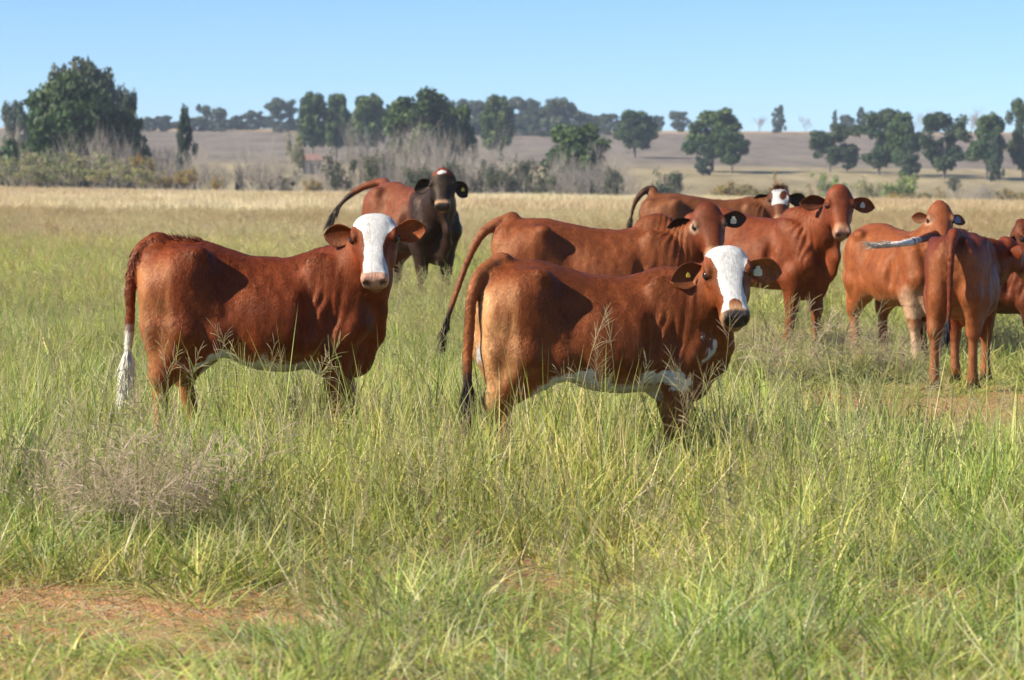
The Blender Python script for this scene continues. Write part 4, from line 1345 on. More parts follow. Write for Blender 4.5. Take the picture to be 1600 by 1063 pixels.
# ------------------------------------------------------------------ the herd
def blaze_full(top=0.100, eye=0.056, mid=0.037, low=0.052, end=0.40, shift=0.0):
    def f(a, b, c, n, hd):
        w = np.interp(a, [-0.06, 0.03, 0.08, 0.13, 0.20, 0.28, 0.34, 0.39], [top, top * 0.96, (top + eye) / 2, eye, mid, mid, low, low * 1.1])
        m = sstep(-0.012, 0.012, w + 0.055 * (n - 0.5) - np.abs(b - shift - 0.006 * np.sin(a * 22))) * sstep(-0.11, -0.085, c - 0.03 * (a > 0.3)) * sstep(end + 0.01, end - 0.005, a)
        return m
    return f

def base_at(px, py):
    g = on_ground(px, py); return (g.x, g.y, 0.0)

def tailpts(lst):
    return [at(px, py, Y) for px, py, Y in lst]

cows = []
def cow(**sp):
    cows.append(build_cow(sp))

# front left heifer
pa = base_at(411, 722)
cow(name='cow', label='red-brown white-faced heifer with white tail tip, front left, showing its side', seed=1, fur=170000, furw=0.0012, voxel=0.0105, S=1.04, yaw=R(8), loc=pa, leng=0.90,
    poll=at(584, 340, pa[1] - 0.17), look=R(-90), pitch=R(57), tilt=R(2), head=1.0, hl=0.80, hw=1.10, fat=0.025, wide=0.98, dip=0.052, neck=1.08,
    ear=(0.145, 0.10), earL=(0.0, 1.0, 0.18, 0.95, -0.2, 0.0, 0.0), earR=(-0.05, 1.0, 0.10, 0.95, 0.15, -0.05, 0.1), dewlap=0.7,
    tail=tailpts([(243, 378, pa[1] - 0.10), (218, 394, pa[1] - 0.13), (206, 436, pa[1] - 0.15), (204, 500, pa[1] - 0.16), (201, 545, pa[1] - 0.16), (198, 590, pa[1] - 0.16)]),
    tuft=((0.70, 0.68, 0.62), (0.75, 0.70, 0.58), 0.17, 260, 0.80), hair=[('tail', (0.11, 0.022, 0.008), 420, 0.055)],
    legs={'hindL': (0.16, -0.02, 0), 'hindR': (-0.02, 0.02, 0), 'foreL': (0.10, 0, 0), 'foreR': (-0.02, 0, 0)},
    paint=painter(main=(0.20, 0.040, 0.010), blaze=blaze_full(), muzzle=(0.50, 0.29, 0.22), belly=1.0, earin=(0.36, 0.09, 0.02), tailend=(0.72, (0.7, 0.67, 0.6))))

# front centre heifer
pb = base_at(935, 762)
def b_extra(c, col, white, skin):
    P, H, n = c['P'], c['H'], c['noise']
    a, b, cc = H[:, 0], H[:, 1], H[:, 2]
    spot = sstep(0.034, 0.026, np.hypot((a - 0.352) * 0.8, b) + 0.006 * (n - 0.5)) * c['head'] * (cc > -0.06)
    white = white * (1 - spot)
    dew = sstep(0.05, 0.02, np.abs(P[:, 1] - 0.0)) * 0
    thr = (~c['head']) & (c['ear'] < 0) & (P[:, 0] > 0.46) & (P[:, 2] > 0.62) & (P[:, 2] < 0.95)
    white = np.maximum(white, thr * sstep(0.30, 0.55, c['nz'][:, 0]) * sstep(0.43, 0.58, n) * 0.9)
    fl = (np.abs(c['nz'][:, 2] + 0.45) < 0.4) & (P[:, 2] < 0.66) & (P[:, 2] > 0.45) & (P[:, 0] < 0.5) & (P[:, 0] > -0.4) & (c['tail'] < 0.5)
    white = np.maximum(white, fl * sstep(0.50, 0.66, n - 2.2 * np.clip(P[:, 2] - 0.56, 0, 1)) * 0.75)
    leg = (P[:, 2] < 0.80) & (P[:, 2] > 0.48) & (P[:, 0] < -0.4) & (np.sign(P[:, 1]) * c['nz'][:, 1] < 0.0) & (c['tail'] < 0.5)
    white = np.maximum(white, leg * sstep(0.40, 0.62, n) * 0.7)
    return col, white, skin
cow(name='cow', label='red-brown white-faced heifer with dark nose and ear tags, front centre', seed=2, fur=170000, furw=0.0012, voxel=0.0105, S=0.968, yaw=R(11), loc=pb, leng=0.905,
    poll=at(1133, 391, pb[1] - 0.12), look=R(-85), pitch=R(54), tilt=R(5), head=1.04, hw=1.06, fat=0.01, wide=1.0, dip=0.035, neck=1.08,
    ear=(0.165, 0.105), earL=(0.0, 1.0, -0.16, 0.95, 0.0, -0.1, 0.1), earR=(0.3, 1.0, -0.05, 0.95, 0.0, 0.1, 0.2), dewlap=1.0,
    tail=tailpts([(782, 410, pb[1] - 0.1), (752, 428, pb[1] - 0.2), (737, 470, pb[1] - 0.24), (733, 530, pb[1] - 0.24), (731, 590, pb[1] - 0.24), (731, 635, pb[1] - 0.24)]),
    tuft=((0.02, 0.016, 0.016), (0.03, 0.022, 0.02), 0.20, 240, 0.80), tags=[(-1, 'yellow', 0.62, 0.016), (1, 'white', 0.40, 0.034)],
    legs={'hindL': (0.06, -0.02, 0), 'hindR': (-0.06, 0.04, 0), 'foreL': (0.05, 0, 0), 'foreR': (0.0, 0, 0)},
    paint=painter(main=(0.205, 0.052, 0.0145), tan=(0.52, 0.27, 0.12), rear=1.0, blaze=blaze_full(top=0.095, eye=0.052, mid=0.040, low=0.06, end=0.375, shift=0.004), muzzle=(0.035, 0.032, 0.034), padw=0.055, padlow=-0.085, belly=1.0,
                  earin=(0.30, 0.10, 0.035), tailend=(0.80, (0.03, 0.022, 0.02)), tailcol=(0.26, 0.085, 0.03), lightmuz=0.8, extra=b_extra))

# behind the centre heifer
pc = base_at(935, 606)
cow(name='cow', label='brown cow with dark-rimmed ears and white ear tag, directly behind front centre heifer', seed=3, voxel=0.0125, S=1.07, yaw=R(4), loc=pc, leng=1.06,
    poll=at(1105, 327, pc[1] - 0.12), look=R(-84), pitch=R(58), tilt=R(6), head=0.98, hw=1.06, fat=0.03, dewlap=1.0, hump=0.03, dome=0.012, dip=0.02,
    ear=(0.165, 0.10), earL=(0.0, 1.0, 0.05, 0.95, 0.0, -0.1, 0.1), earR=(0.0, 1.0, 0.0, 0.95, 0.0, -0.2, 0.1),
    tail=tailpts([(797, 342, pc[1]), (757, 362, pc[1] - 0.06), (734, 400, pc[1] - 0.08), (716, 450, pc[1] - 0.1), (700, 495, pc[1] - 0.1), (692, 530, pc[1] - 0.1)]),
    tuft=((0.025, 0.018, 0.016), (0.03, 0.02, 0.018), 0.14, 110, 0.80), tags=[(1, 'white', 0.55, 0.036)],
    paint=painter(main=(0.21, 0.056, 0.017), tan=(0.36, 0.15, 0.06), rear=0.7, face=(0.13, 0.030, 0.011), eyering=(0.45, 0.32, 0.22), earin=(0.05, 0.03, 0.022), earout=(0.03, 0.02, 0.018), muzzle=(0.10, 0.06, 0.05),
                  tailend=(0.78, (0.03, 0.022, 0.02)), tailcol=(0.20, 0.065, 0.026)))

# tall red cow standing right of centre
pd = base_at(1186, 550)
cow(name='cow', label='tall plain red cow with long dewlap and tagged ear, head highest right of centre', seed=4, voxel=0.0125, S=1.11, yaw=R(-38), loc=pd, leng=1.0, dip=0.03,
    poll=at(1312, 299, pd[1] - 0.62), look=R(-84), pitch=R(60), tilt=R(0), head=1.03, hl=0.79, hw=1.02, dewlap=0.9, dome=0.02, hump=0.015, fat=-0.02,
    ear=(0.18, 0.10), earL=(0.0, 1.0, -0.08, 0.9, 0.0, -0.1, 0.2), earR=(0.0, 1.0, 0.10, 0.9, -0.1, -0.1, 0.25),
    tail=tailpts([(1092, 345, pd[1] + 0.50), (1086, 385, pd[1] + 0.52), (1085, 440, pd[1] + 0.52), (1085, 490, pd[1] + 0.52)]),
    tuft=((0.03, 0.02, 0.018), (0.03, 0.02, 0.018), 0.15, 70, 0.80), tags=[(1, 'white', 0.55, 0.034)],
    legs={'foreR': (-0.06, 0, 0), 'foreL': (0.06, 0, 0)},
    paint=painter(main=(0.19, 0.042, 0.012), tan=(0.28, 0.10, 0.04), rear=0.5, face=(0.17, 0.038, 0.014), muzzle=(0.36, 0.20, 0.15), earin=(0.22, 0.06, 0.025)))

# dark faced cow at the back
pe = base_at(645, 486)
def e_extra(c, col, white, skin):
    P, H, n = c['P'], c['H'], c['noise']
    a, b, cc = H[:, 0], H[:, 1], H[:, 2]
    neck = (~c['head']) & (c['ear'] < 0) & (c['tail'] < 0.5)
    k = sstep(0.02, 0.34, P[:, 0] + 0.25 * (n - 0.5) + 0.35 * sstep(0.85, 0.5, P[:, 2])) * neck
    col = lerp(col, np.array((0.012, 0.008, 0.0075)), k * 0.95)
    leg = sstep(0.62, 0.35, P[:, 2]) * neck
    col = lerp(col, np.array((0.035, 0.018, 0.014)), leg * 0.85)
    top = sstep(0.05, 0.01, a + 0.03 * (n - 0.5)) * c['head'] * sstep(-0.10, -0.05, cc)
    col = lerp(col, np.array((0.17, 0.035, 0.014)), top)
    sp_ = sstep(0.036, 0.024, np.hypot((a - 0.012) * 1.6, b + 0.5 * a) + 0.03 * (n - 0.5)) * c['head'] * (cc > -0.05)
    white = np.maximum(white, sp_)
    return col, white, skin
cow(name='cow', label='dark-headed cow with black face and drooping ears, back left, tail swung out', seed=5, voxel=0.014, S=1.31, yaw=R(-55), loc=pe, leng=0.84,
    poll=at(692, 271, pe[1] - 0.98), look=R(-90), pitch=R(58), head=0.88, hw=1.26, hl=0.84, dewlap=1.4, dome=0.03, hump=0.02, wide=0.92, fat=-0.03,
    ear=(0.17, 0.12), earL=(0.0, 0.8, -0.55, 0.9, 0.0, 0.1, 0.5), earR=(0.0, 1.0, -0.22, 0.9, 0.0, -0.1, 0.4), cup=0.8,
    tail=tailpts([(600, 285, pe[1] + 0.70), (572, 291, pe[1] + 0.75), (546, 306, pe[1] + 0.75), (527, 326, pe[1] + 0.75), (516, 345, pe[1] + 0.75)]),
    tuft=((0.02, 0.018, 0.018), (0.02, 0.018, 0.018), 0.16, 150, 0.74), tuftg=0.14, tags=[(1, 'yellow', 0.62, 0.03)],
    paint=painter(main=(0.20, 0.058, 0.024), tan=(0.22, 0.07, 0.03), rear=0.4, face=(0.011, 0.008, 0.008), muzzle=(0.03, 0.028, 0.03), earin=(0.025, 0.018, 0.016), earout=(0.02, 0.015, 0.014),
                  tailend=(0.55, (0.025, 0.02, 0.02)), tailcol=(0.15, 0.04, 0.016), lightmuz=0.95, extra=e_extra))

# far cow with blotched face
pf = base_at(1112, 480)
def f_blaze(a, b, c, n, hd):
    m = sstep(-0.012, 0.012, 0.078 - np.abs(b) + 0.09 * (n - 0.5)) * sstep(-0.09, -0.06, c) * sstep(0.0, 0.02, a) * sstep(0.21, 0.18, a)
    hole = sstep(0.045, 0.03, np.hypot((a - 0.09) * 0.6, b - 0.035 + 0.15 * (a - 0.09)) + 0.02 * (n - 0.5))
    return m * (1 - hole)
cow(name='cow', label='brown cow with white-blotched face, farthest back, behind the tall red cow', seed=6, fur=12000, voxel=0.015, S=1.19, yaw=R(6), loc=pf, leng=1.08,
    poll=at(1218, 296, pf[1] - 0.1), look=R(-92), pitch=R(60), head=1.0, dewlap=1.0, wide=1.0,
    ear=(0.19, 0.13), earL=(0.0, 1.0, -0.12, 0.95, 0.0, -0.1, 0.2), earR=(0.0, 1.0, -0.22, 0.95, 0.0, -0.1, 0.3),
    tail=tailpts([(1018, 296, pf[1]), (1003, 302, pf[1] - 0.05), (992, 318, pf[1] - 0.05), (986, 340, pf[1] - 0.05), (982, 375, pf[1] - 0.05)]),
    tuft=((0.02, 0.016, 0.016), (0.02, 0.016, 0.016), 0.16, 70, 0.8), hair=[('poll', (0.05, 0.015, 0.008), 160, 0.05)],
    paint=painter(main=(0.18, 0.06, 0.022), tan=(0.24, 0.09, 0.04), rear=0.4, face=(0.10, 0.03, 0.014), blaze=f_blaze, muzzle=(0.03, 0.028, 0.03), earin=(0.018, 0.014, 0.013), earout=(0.018, 0.014, 0.013),
                  tailcol=(0.05, 0.022, 0.014)))

# pale red heifer right of centre, looking over a rump
pg = base_at(1407, 572)
def g_extra(c, col, white, skin):
    P, n = c['P'], c['noise']
    lg = sstep(0.40, 0.25, P[:, 2] + 0.15 * (n - 0.5)) * (P[:, 0] > 0.1)
    col = lerp(col, np.array((0.58, 0.42, 0.30)), lg * 0.7)
    chest = sstep(0.25, 0.40, P[:, 0]) * sstep(0.70, 0.52, P[:, 2] + 0.2 * (n - 0.5)) * (P[:, 2] > 0.4) * sstep(0.3, -0.1, c['nz'][:, 2])
    col = lerp(col, np.array((0.55, 0.38, 0.26)), chest * 0.7)
    return col, white, skin
cow(name='cow', label='pale orange-red heifer with small ears, looking over the rump of another', seed=7, voxel=0.0125, S=1.0, yaw=R(-67), loc=pg, leng=0.92,
    poll=at(1469, 324, pg[1] - 0.35), look=R(-88), pitch=R(56), head=0.95, hw=1.05, dewlap=0.6, dome=0.02,
    ear=(0.12, 0.08), earL=(0.0, 1.0, -0.12, 0.6, 0.2, 0.2, 0.2), earR=(-0.3, 0.9, 0.1, 0.9, 0.2, -0.1, 0.1),
    tail=tailpts([(1345, 372, pg[1] + 0.5), (1338, 400, pg[1] + 0.55), (1336, 440, pg[1] + 0.58), (1338, 480, pg[1] + 0.58)]),
    tuft=((0.20, 0.07, 0.03), (0.20, 0.07, 0.03), 0.14, 60, 0.80), tags=[(1, 'grey', 0.55, 0.04)],
    legs={'foreR': (0.02, 0.03, 0), 'foreL': (0.06, -0.05, 0), 'hindR': (0.0, 0.0, 0)},
    paint=painter(main=(0.27, 0.076, 0.022), tan=(0.46, 0.22, 0.10), rear=0.8, face=(0.24, 0.068, 0.023), eyering=(0.5, 0.34, 0.22), muzzle=(0.03, 0.028, 0.03), earin=(0.32, 0.12, 0.06), lightmuz=0.9, extra=g_extra))

# heifer seen from behind
ph_ = base_at(1505, 607)
def h_extra(c, col, white, skin):
    P, n = c['P'], c['noise']
    lg = sstep(0.45, 0.2, P[:, 2]) * (c['tail'] < 0.5) * (P[:, 1] < 0.3)
    col = lerp(col, np.array((0.33, 0.15, 0.07)), lg * 0.5)
    return col, white, skin
cow(name='cow', label='red heifer seen from behind with black-tipped tail hanging straight down', seed=8, voxel=0.0115, S=1.0, yaw=R(74), loc=ph_, leng=1.0, ysc=0.87,
    poll=at(1580, 372, ph_[1] + 0.62), look=R(30), pitch=R(35), head=0.93, dewlap=0.7, wide=1.0,
    ear=(0.15, 0.10), earL=(0.0, 1.0, 0.0, 0.9, 0.0, -0.1), earR=(0.0, 1.0, 0.0, 0.9, 0.0, -0.1),
    tail=tailpts([(1490, 368, ph_[1] - 0.60), (1486, 392, ph_[1] - 0.70), (1484, 440, ph_[1] - 0.72), (1482, 490, ph_[1] - 0.72), (1478, 525, ph_[1] - 0.71)]),
    tuft=((0.02, 0.02, 0.025), (0.02, 0.02, 0.025), 0.12, 130, 0.84), hair=[('tail', (0.10, 0.022, 0.010), 260, 0.035)],
    legs={'hindL': (0.0, 0.03, 0), 'hindR': (0.10, 0.0, 0), 'foreL': (0.0, 0, 0), 'foreR': (0.06, 0, 0)},
    paint=painter(main=(0.155, 0.030, 0.0095), tan=(0.34, 0.14, 0.055), rear=0.42, extra=h_extra, tailcol=(0.14, 0.03, 0.011), tailend=(0.84, (0.03, 0.025, 0.025))))

# dark red animal cut by the right edge
pi_ = base_at(1545, 578)
def i_extra(c, col, white, skin):
    P, n = c['P'], c['noise']
    ft = sstep(0.20, 0.14, P[:, 2] + 0.05 * (n - 0.5)) * (P[:, 0] > 0.1)
    white = np.maximum(white, ft)
    lg = sstep(0.6, 0.4, P[:, 2]) * (P[:, 0] > 0.1)
    col = lerp(col, np.array((0.05, 0.02, 0.012)), lg * 0.8)
    return col, white, skin
cow(name='cow', label='dark red heifer cut off by the right edge, white-tipped tail swung left', seed=9, voxel=0.0125, S=0.93, yaw=R(-30), loc=pi_, leng=1.0,
    poll=at(1603, 352, pi_[1] - 0.42), look=R(-50), pitch=R(48), head=1.08, dewlap=1.5, dome=0.02,
    ear=(0.19, 0.12), earL=(0.0, 1.0, -0.2, 0.9, 0.0, -0.1, 0.2), earR=(-0.2, 0.8, -0.45, 0.75, -0.1, -0.2, 0.35),
    tail=tailpts([(1466, 366, pi_[1] + 0.10), (1440, 374, pi_[1] - 0.35), (1415, 380, pi_[1] - 0.75), (1388, 383, pi_[1] - 0.85), (1364, 384, pi_[1] - 0.9)]),
    tuft=((0.66, 0.62, 0.54), (0.50, 0.42, 0.30), 0.12, 110, 0.72), tuftg=-0.02, tags=[(-1, 'yellow', 0.5, 0.018)], hair=[('poll', (0.22, 0.05, 0.016), 200, 0.04)],
    paint=painter(main=(0.13, 0.030, 0.011), tan=(0.18, 0.06, 0.03), rear=0.5, muzzle=(0.04, 0.03, 0.03), earin=(0.10, 0.035, 0.018), extra=i_extra, tailend=(0.45, (0.74, 0.72, 0.66))))
# ------------------------------------------------------------------ grass
def grass_material(name='grass_blades', tinted=True):
    k = N(name)
    col = k.n('ShaderNodeAttribute', attribute_name='Col').outputs['Color']
    tin = k.n('ShaderNodeAttribute', attribute_name='tint', attribute_type='INSTANCER').outputs['Color']
    c = k.mix(1.0, col, tin, 'MULTIPLY') if tinted else col
    k.l(c, k.b.inputs['Base Color'])
    k.b.inputs['Roughness'].default_value = 0.5
    k.b.inputs['Specular IOR Level'].default_value = 0.35
    tr = k.n('ShaderNodeBsdfTranslucent'); k.l(c, tr.inputs[0])
    mx = k.n('ShaderNodeMixShader'); mx.inputs[0].default_value = 0.42
    k.l(k.b.outputs[0], mx.inputs[1]); k.l(tr.outputs[0], mx.inputs[2])
    k.l(mx.outputs[0], k.out.inputs[0])
    return k.m
GRASS = grass_material()
WEEDM = grass_material('weed_stems', False)

GREENS = [(0.30, 0.36, 0.075), (0.36, 0.41, 0.08), (0.23, 0.31, 0.065), (0.42, 0.44, 0.10), (0.33, 0.385, 0.16)]
YELLOW = [(0.54, 0.50, 0.15), (0.60, 0.53, 0.20), (0.48, 0.47, 0.13)]
STRAW = [(0.68, 0.59, 0.37), (0.75, 0.66, 0.45), (0.58, 0.49, 0.30), (0.62, 0.52, 0.33)]
GREY = [(0.38, 0.34, 0.25), (0.33, 0.28, 0.22), (0.42, 0.33, 0.27)]

def blades(r, n, side, clumps, rad, hmin, hmax, wmin, wmax, lean, bend, cols, seg=4):
    """Curved tapered leaf blades growing in clumps over a square of the given side."""
    cen = (r.random((clumps, 2)) - 0.5) * side
    ch = 0.75 + 0.5 * r.random(clumps)
    ck = r.integers(0, clumps, n)
    a = r.random(n) * 6.283; q = rad * np.sqrt(r.random(n))
    p = np.stack([cen[ck, 0] + q * np.cos(a), cen[ck, 1] + q * np.sin(a), np.zeros(n)], 1)
    az_ = a + r.normal(size=n) * 0.9
    ln = np.abs(r.normal(size=n)) * lean
    d = np.stack([np.cos(az_) * np.sin(ln), np.sin(az_) * np.sin(ln), np.cos(ln)], 1)
    H_ = (hmin + (hmax - hmin) * r.random(n) ** 1.3) * ch[ck]
    w = wmin + (wmax - wmin) * r.random(n)
    bd = np.abs(r.normal(size=n)) * bend
    tw = r.random(n) * 6.283
    sd = np.stack([np.cos(tw), np.sin(tw), np.zeros(n)], 1)
    sd = sd - d * (sd * d).sum(1, keepdims=True); sd /= np.linalg.norm(sd, axis=1, keepdims=True)
    V = np.zeros((n, seg * 2 + 1, 3))
    c = p.copy(); dd = d.copy()
    hz = np.stack([np.cos(az_), np.sin(az_), np.zeros(n)], 1)
    for s in range(seg + 1):
        t = s / seg
        ww = w * (1 - t) ** 0.7 * (0.55 + 0.45 * min(1, t * 3)) * 0.5
        if s < seg:
            V[:, 2 * s] = c - sd * ww[:, None]; V[:, 2 * s + 1] = c + sd * ww[:, None]
        else:
            V[:, 2 * seg] = c
        dd = dd + hz * (bd * (0.4 + t))[:, None] / seg + np.array([0, 0, -1.0]) * (bd * t * 1.1)[:, None] / seg
        dd /= np.linalg.norm(dd, axis=1, keepdims=True)
        c = c + dd * (H_ / seg)[:, None]
    V[:, :, 2] = np.maximum(V[:, :, 2], 0.003)
    m = seg * 2 + 1
    b = (np.arange(n) * m)[:, None]
    Q = np.concatenate([b + np.array([[2 * s, 2 * s + 1, 2 * s + 3, 2 * s + 2]]) for s in range(seg - 1)])
    T = b + np.array([[2 * seg - 2, 2 * seg - 1, 2 * seg]])
    cols = np.asarray(cols)
    cc = cols[np.where(r.random(n) < 0.5, r.integers(0, len(cols), n), r.integers(0, len(cols), clumps)[ck])] * (0.7 + 0.6 * r.random((n, 1)))
    C_ = np.repeat(cc, m, 0).reshape(n, m, 3)
    tipdry = (r.random(n) < 0.3)[:, None] * np.array([1.25, 1.0, 0.8])[None, :] + (~(r.random(n) < 0.3))[:, None] * 0
    C_[:, -1] = np.where(tipdry > 0, C_[:, -1] * 1.3, C_[:, -1])
    return V.reshape(-1, 3), Q, T, C_.reshape(-1, 3)

def stalks(r, n, side, rad, hmin, hmax, cols, headcols, head=0.16, nb=12, lean=0.22, spray=0.9, th=0.0013, hw=0.0011):
    """Thin seed stems carrying an open feathery panicle."""
    segs = []; cl = []
    for i in range(n):
        a = r.random() * 6.283; q = rad * math.sqrt(r.random())
        if i % 4 == 0: cx, cy = (r.random(2) - 0.5) * side
        p = np.array([cx + q * math.cos(a), cy + q * math.sin(a), 0.0])
        ln = abs(r.normal()) * lean
        az_ = a + r.normal() * 0.8
        d = np.array([math.cos(az_) * math.sin(ln), math.sin(az_) * math.sin(ln), math.cos(ln)])
        H_ = hmin + (hmax - hmin) * r.random()
        col = np.array(cols[r.integers(len(cols))]); hc = np.array(headcols[r.integers(len(headcols))])
        n_s = 5
        for s in range(n_s):
            d = d + np.array([math.cos(az_), math.sin(az_), -0.3]) * 0.05 * (1 + s) * r.random(); d /= np.linalg.norm(d)
            p2 = p + d * H_ / n_s
            segs.append((p, p2, th * (1.3 - 0.15 * s), th * (1.15 - 0.15 * s))); cl.append(col)
            p = p2
            if s == n_s - 1: break
        base = p - d * head
        for b in range(nb):
            t = b / nb
            o = base + d * head * (t * 1.15)
            s_ = r.normal(size=3); s_ -= d * (s_ @ d); s_ /= np.linalg.norm(s_)
            dr = d * (0.75 + 0.3 * t) + s_ * spray * (1 - 0.5 * t); dr /= np.linalg.norm(dr)
            L = head * (0.75 - 0.45 * t) * (0.7 + 0.6 * r.random())
            o2 = o + dr * L * 0.5; dr2 = dr + np.array([0, 0, -0.25]); dr2 /= np.linalg.norm(dr2); o3 = o2 + dr2 * L * 0.5
            segs.append((o, o2, hw * 0.8, hw)); cl.append(hc)
            segs.append((o2, o3, hw * 1.5, hw * 0.6)); cl.append(hc)
    V, Q = sticks(segs, 3)
    return V, Q, np.zeros((0, 3), int), np.repeat(np.array(cl), 6, 0)

def combine(parts):
    V, Q, T, C_ = [], [], [], []; o = 0
    for v, q, t, c in parts:
        V.append(v); Q.append(np.asarray(q) + o); T.append(np.asarray(t).reshape(-1, 3) + o); C_.append(c); o += len(v)
    return np.concatenate(V), [np.concatenate(Q), np.concatenate(T)], np.concatenate(C_)

def tuft_collection(name, makers, mat=None):
    col = bpy.data.collections.new(name)            # not linked to the scene: only a library for the grass
    for i, mk in enumerate(makers):
        V, Fs, C_ = combine(mk)
        me = mesh_np('%s_%02d' % (name, i), V, Fs, False, np.clip(C_, 0, 0.9), None, [mat or GRASS])
        o = bpy.data.objects.new('%s_%02d' % (name, i), me)
        col.objects.link(o)
    return col

def gn_scatter(name, col, P, rotz, tilt, scl, idx, tint, **props):
    m = bpy.data.meshes.new(name)
    n = len(P)
    m.vertices.add(n); m.vertices.foreach_set('co', np.asarray(P, np.float32).ravel())
    a = m.attributes.new('rot', 'FLOAT_VECTOR', 'POINT'); a.data.foreach_set('vector', np.stack([tilt[:, 0], tilt[:, 1], rotz], 1).astype(np.float32).ravel())
    a = m.attributes.new('scl', 'FLOAT_VECTOR', 'POINT'); a.data.foreach_set('vector', np.asarray(scl, np.float32).ravel())
    a = m.attributes.new('idx', 'INT', 'POINT'); a.data.foreach_set('value', np.asarray(idx, np.int32))
    a = m.attributes.new('tint', 'FLOAT_VECTOR', 'POINT'); a.data.foreach_set('vector', np.asarray(tint, np.float32).ravel())
    ob = link(name, m, None, **props)
    ng = bpy.data.node_groups.new(name + '_scatter', 'GeometryNodeTree')
    ng.interface.new_socket('Geometry', in_out='INPUT', socket_type='NodeSocketGeometry')
    ng.interface.new_socket('Geometry', in_out='OUTPUT', socket_type='NodeSocketGeometry')
    gi = ng.nodes.new('NodeGroupInput'); go = ng.nodes.new('NodeGroupOutput')
    ci = ng.nodes.new('GeometryNodeCollectionInfo'); ci.inputs['Collection'].default_value = col
    ci.inputs['Separate Children'].default_value = True; ci.inputs['Reset Children'].default_value = True
    ip = ng.nodes.new('GeometryNodeInstanceOnPoints'); ip.inputs['Pick Instance'].default_value = True
    def na(nm, t):
        x = ng.nodes.new('GeometryNodeInputNamedAttribute'); x.data_type = t; x.inputs['Name'].default_value = nm
        return x.outputs[0]
    e2r = ng.nodes.new('FunctionNodeEulerToRotation')
    ng.links.new(na('rot', 'FLOAT_VECTOR'), e2r.inputs[0])
    ng.links.new(gi.outputs[0], ip.inputs['Points'])
    ng.links.new(ci.outputs[0], ip.inputs['Instance'])
    ng.links.new(na('idx', 'INT'), ip.inputs['Instance Index'])
    ng.links.new(e2r.outputs[0], ip.inputs['Rotation'])
    ng.links.new(na('scl', 'FLOAT_VECTOR'), ip.inputs['Scale'])
    ng.links.new(ip.outputs[0], go.inputs[0])
    md = ob.modifiers.new('scatter', 'NODES'); md.node_group = ng
    return ob

def wedge(d0, d1, density, margin=2.2):
    """Random ground points in the strip of pasture in front of the camera, evenly spread."""
    w0, w1 = 0.19 * d0 + margin, 0.19 * d1 + margin
    n = int((w0 + w1) * (d1 - d0) * density)
    y = nrng.random(int(n * 2.5)) * (d1 - d0) + d0
    hw = 0.19 * y + margin
    keep = nrng.random(len(y)) < hw / w1
    y = y[keep][:n]; hw = hw[keep][:n]
    x = (nrng.random(len(y)) * 2 - 1) * hw
    return x, y

def lattice(d0, d1, step, margin=2.2, jit=0.25):
    """Jittered lattice over the same strip: one grass patch per cell."""
    ys_ = np.arange(d0, d1, step)
    X_, Y_ = [], []
    for yy in ys_:
        hw = 0.19 * yy + margin
        xs_ = np.arange(-hw, hw, step) + (nrng.random() - 0.5) * step
        X_.append(xs_); Y_.append(np.full(len(xs_), yy))
    x, y = np.concatenate(X_), np.concatenate(Y_)
    return x + (nrng.random(len(x)) - 0.5) * 2 * jit * step, y + (nrng.random(len(x)) - 0.5) * 2 * jit * step

def bare_mask(x, y):
    """0 where red earth lies open, 1 where grass grows."""
    m = np.ones(len(x))
    p = np.stack([x, y], 1)
    n = fbm(p, 3.2, 3)
    for (px, py, rx, ry) in BARE:
        g = on_ground(px, py)
        e = np.hypot((x - g.x) / rx, (y - g.y) / ry) + 2.0 * (n - 0.5)
        m = np.minimum(m, sstep(0.75, 1.15, e))
    return m
BARE = [(170, 945, 0.46, 0.36), (350, 955, 0.34, 0.26), (50, 950, 0.30, 0.28), (870, 900, 0.22, 0.28), (1420, 632, 0.95, 1.1), (1560, 630, 0.8, 1.1), (1345, 622, 0.5, 0.8), (1500, 606, 0.6, 0.9), (140, 660, 0.25, 0.3)]

def low_mask(x, y):
    """Grass stays short around and before the open earth."""
    m = np.ones(len(x))
    for (px, py, rx, ry) in BARE:
        g = on_ground(px, py)
        dx = np.abs(x - g.x) / (rx * 1.35); dy = np.where(y < g.y, (g.y - y) / (ry + 1.7), (y - g.y) / (ry * 1.4))
        m = np.minimum(m, 0.30 + 0.70 * sstep(0.6, 1.15, np.hypot(dx, dy)))
    return m

def feet_mask(x, y):
    """0 under the animals' bodies."""
    m = np.ones(len(x))
    for o in cows:
        dx, dy = x - o.location.x, y - o.location.y
        c, s = math.cos(-o.rotation_euler[2]), math.sin(-o.rotation_euler[2])
        u, v = c * dx - s * dy, s * dx + c * dy
        m = np.minimum(m, sstep(0.9, 1.1, np.hypot(u / 0.85, v / 0.36)))
    return m

def scatter(name, col, x, y, smin, smax, tint0, tintvar, zs=(0.8, 1.2), tiltv=0.04, idx=None, zmul=1.0, **props):
    n = len(x); k = len(col.objects)
    z = terrain(x, y) - 0.01
    s = smin + (smax - smin) * nrng.random(n)
    scl = np.stack([s, s, s * (zs[0] + (zs[1] - zs[0]) * nrng.random(n))], 1)
    scl[:, 2] *= zmul
    t = np.asarray(tint0) if np.ndim(tint0) == 2 else np.tile(np.asarray(tint0), (n, 1))
    t = t * (1 + tintvar * (nrng.random((n, 1)) - 0.5) * 2) * (1 + 0.10 * (nrng.random((n, 3)) - 0.5))
    return gn_scatter(name, col, np.stack([x, y, z], 1), nrng.random(n) * 6.283, nrng.normal(size=(n, 2)) * tiltv, scl, nrng.integers(0, k, n) if idx is None else idx, t, **props)

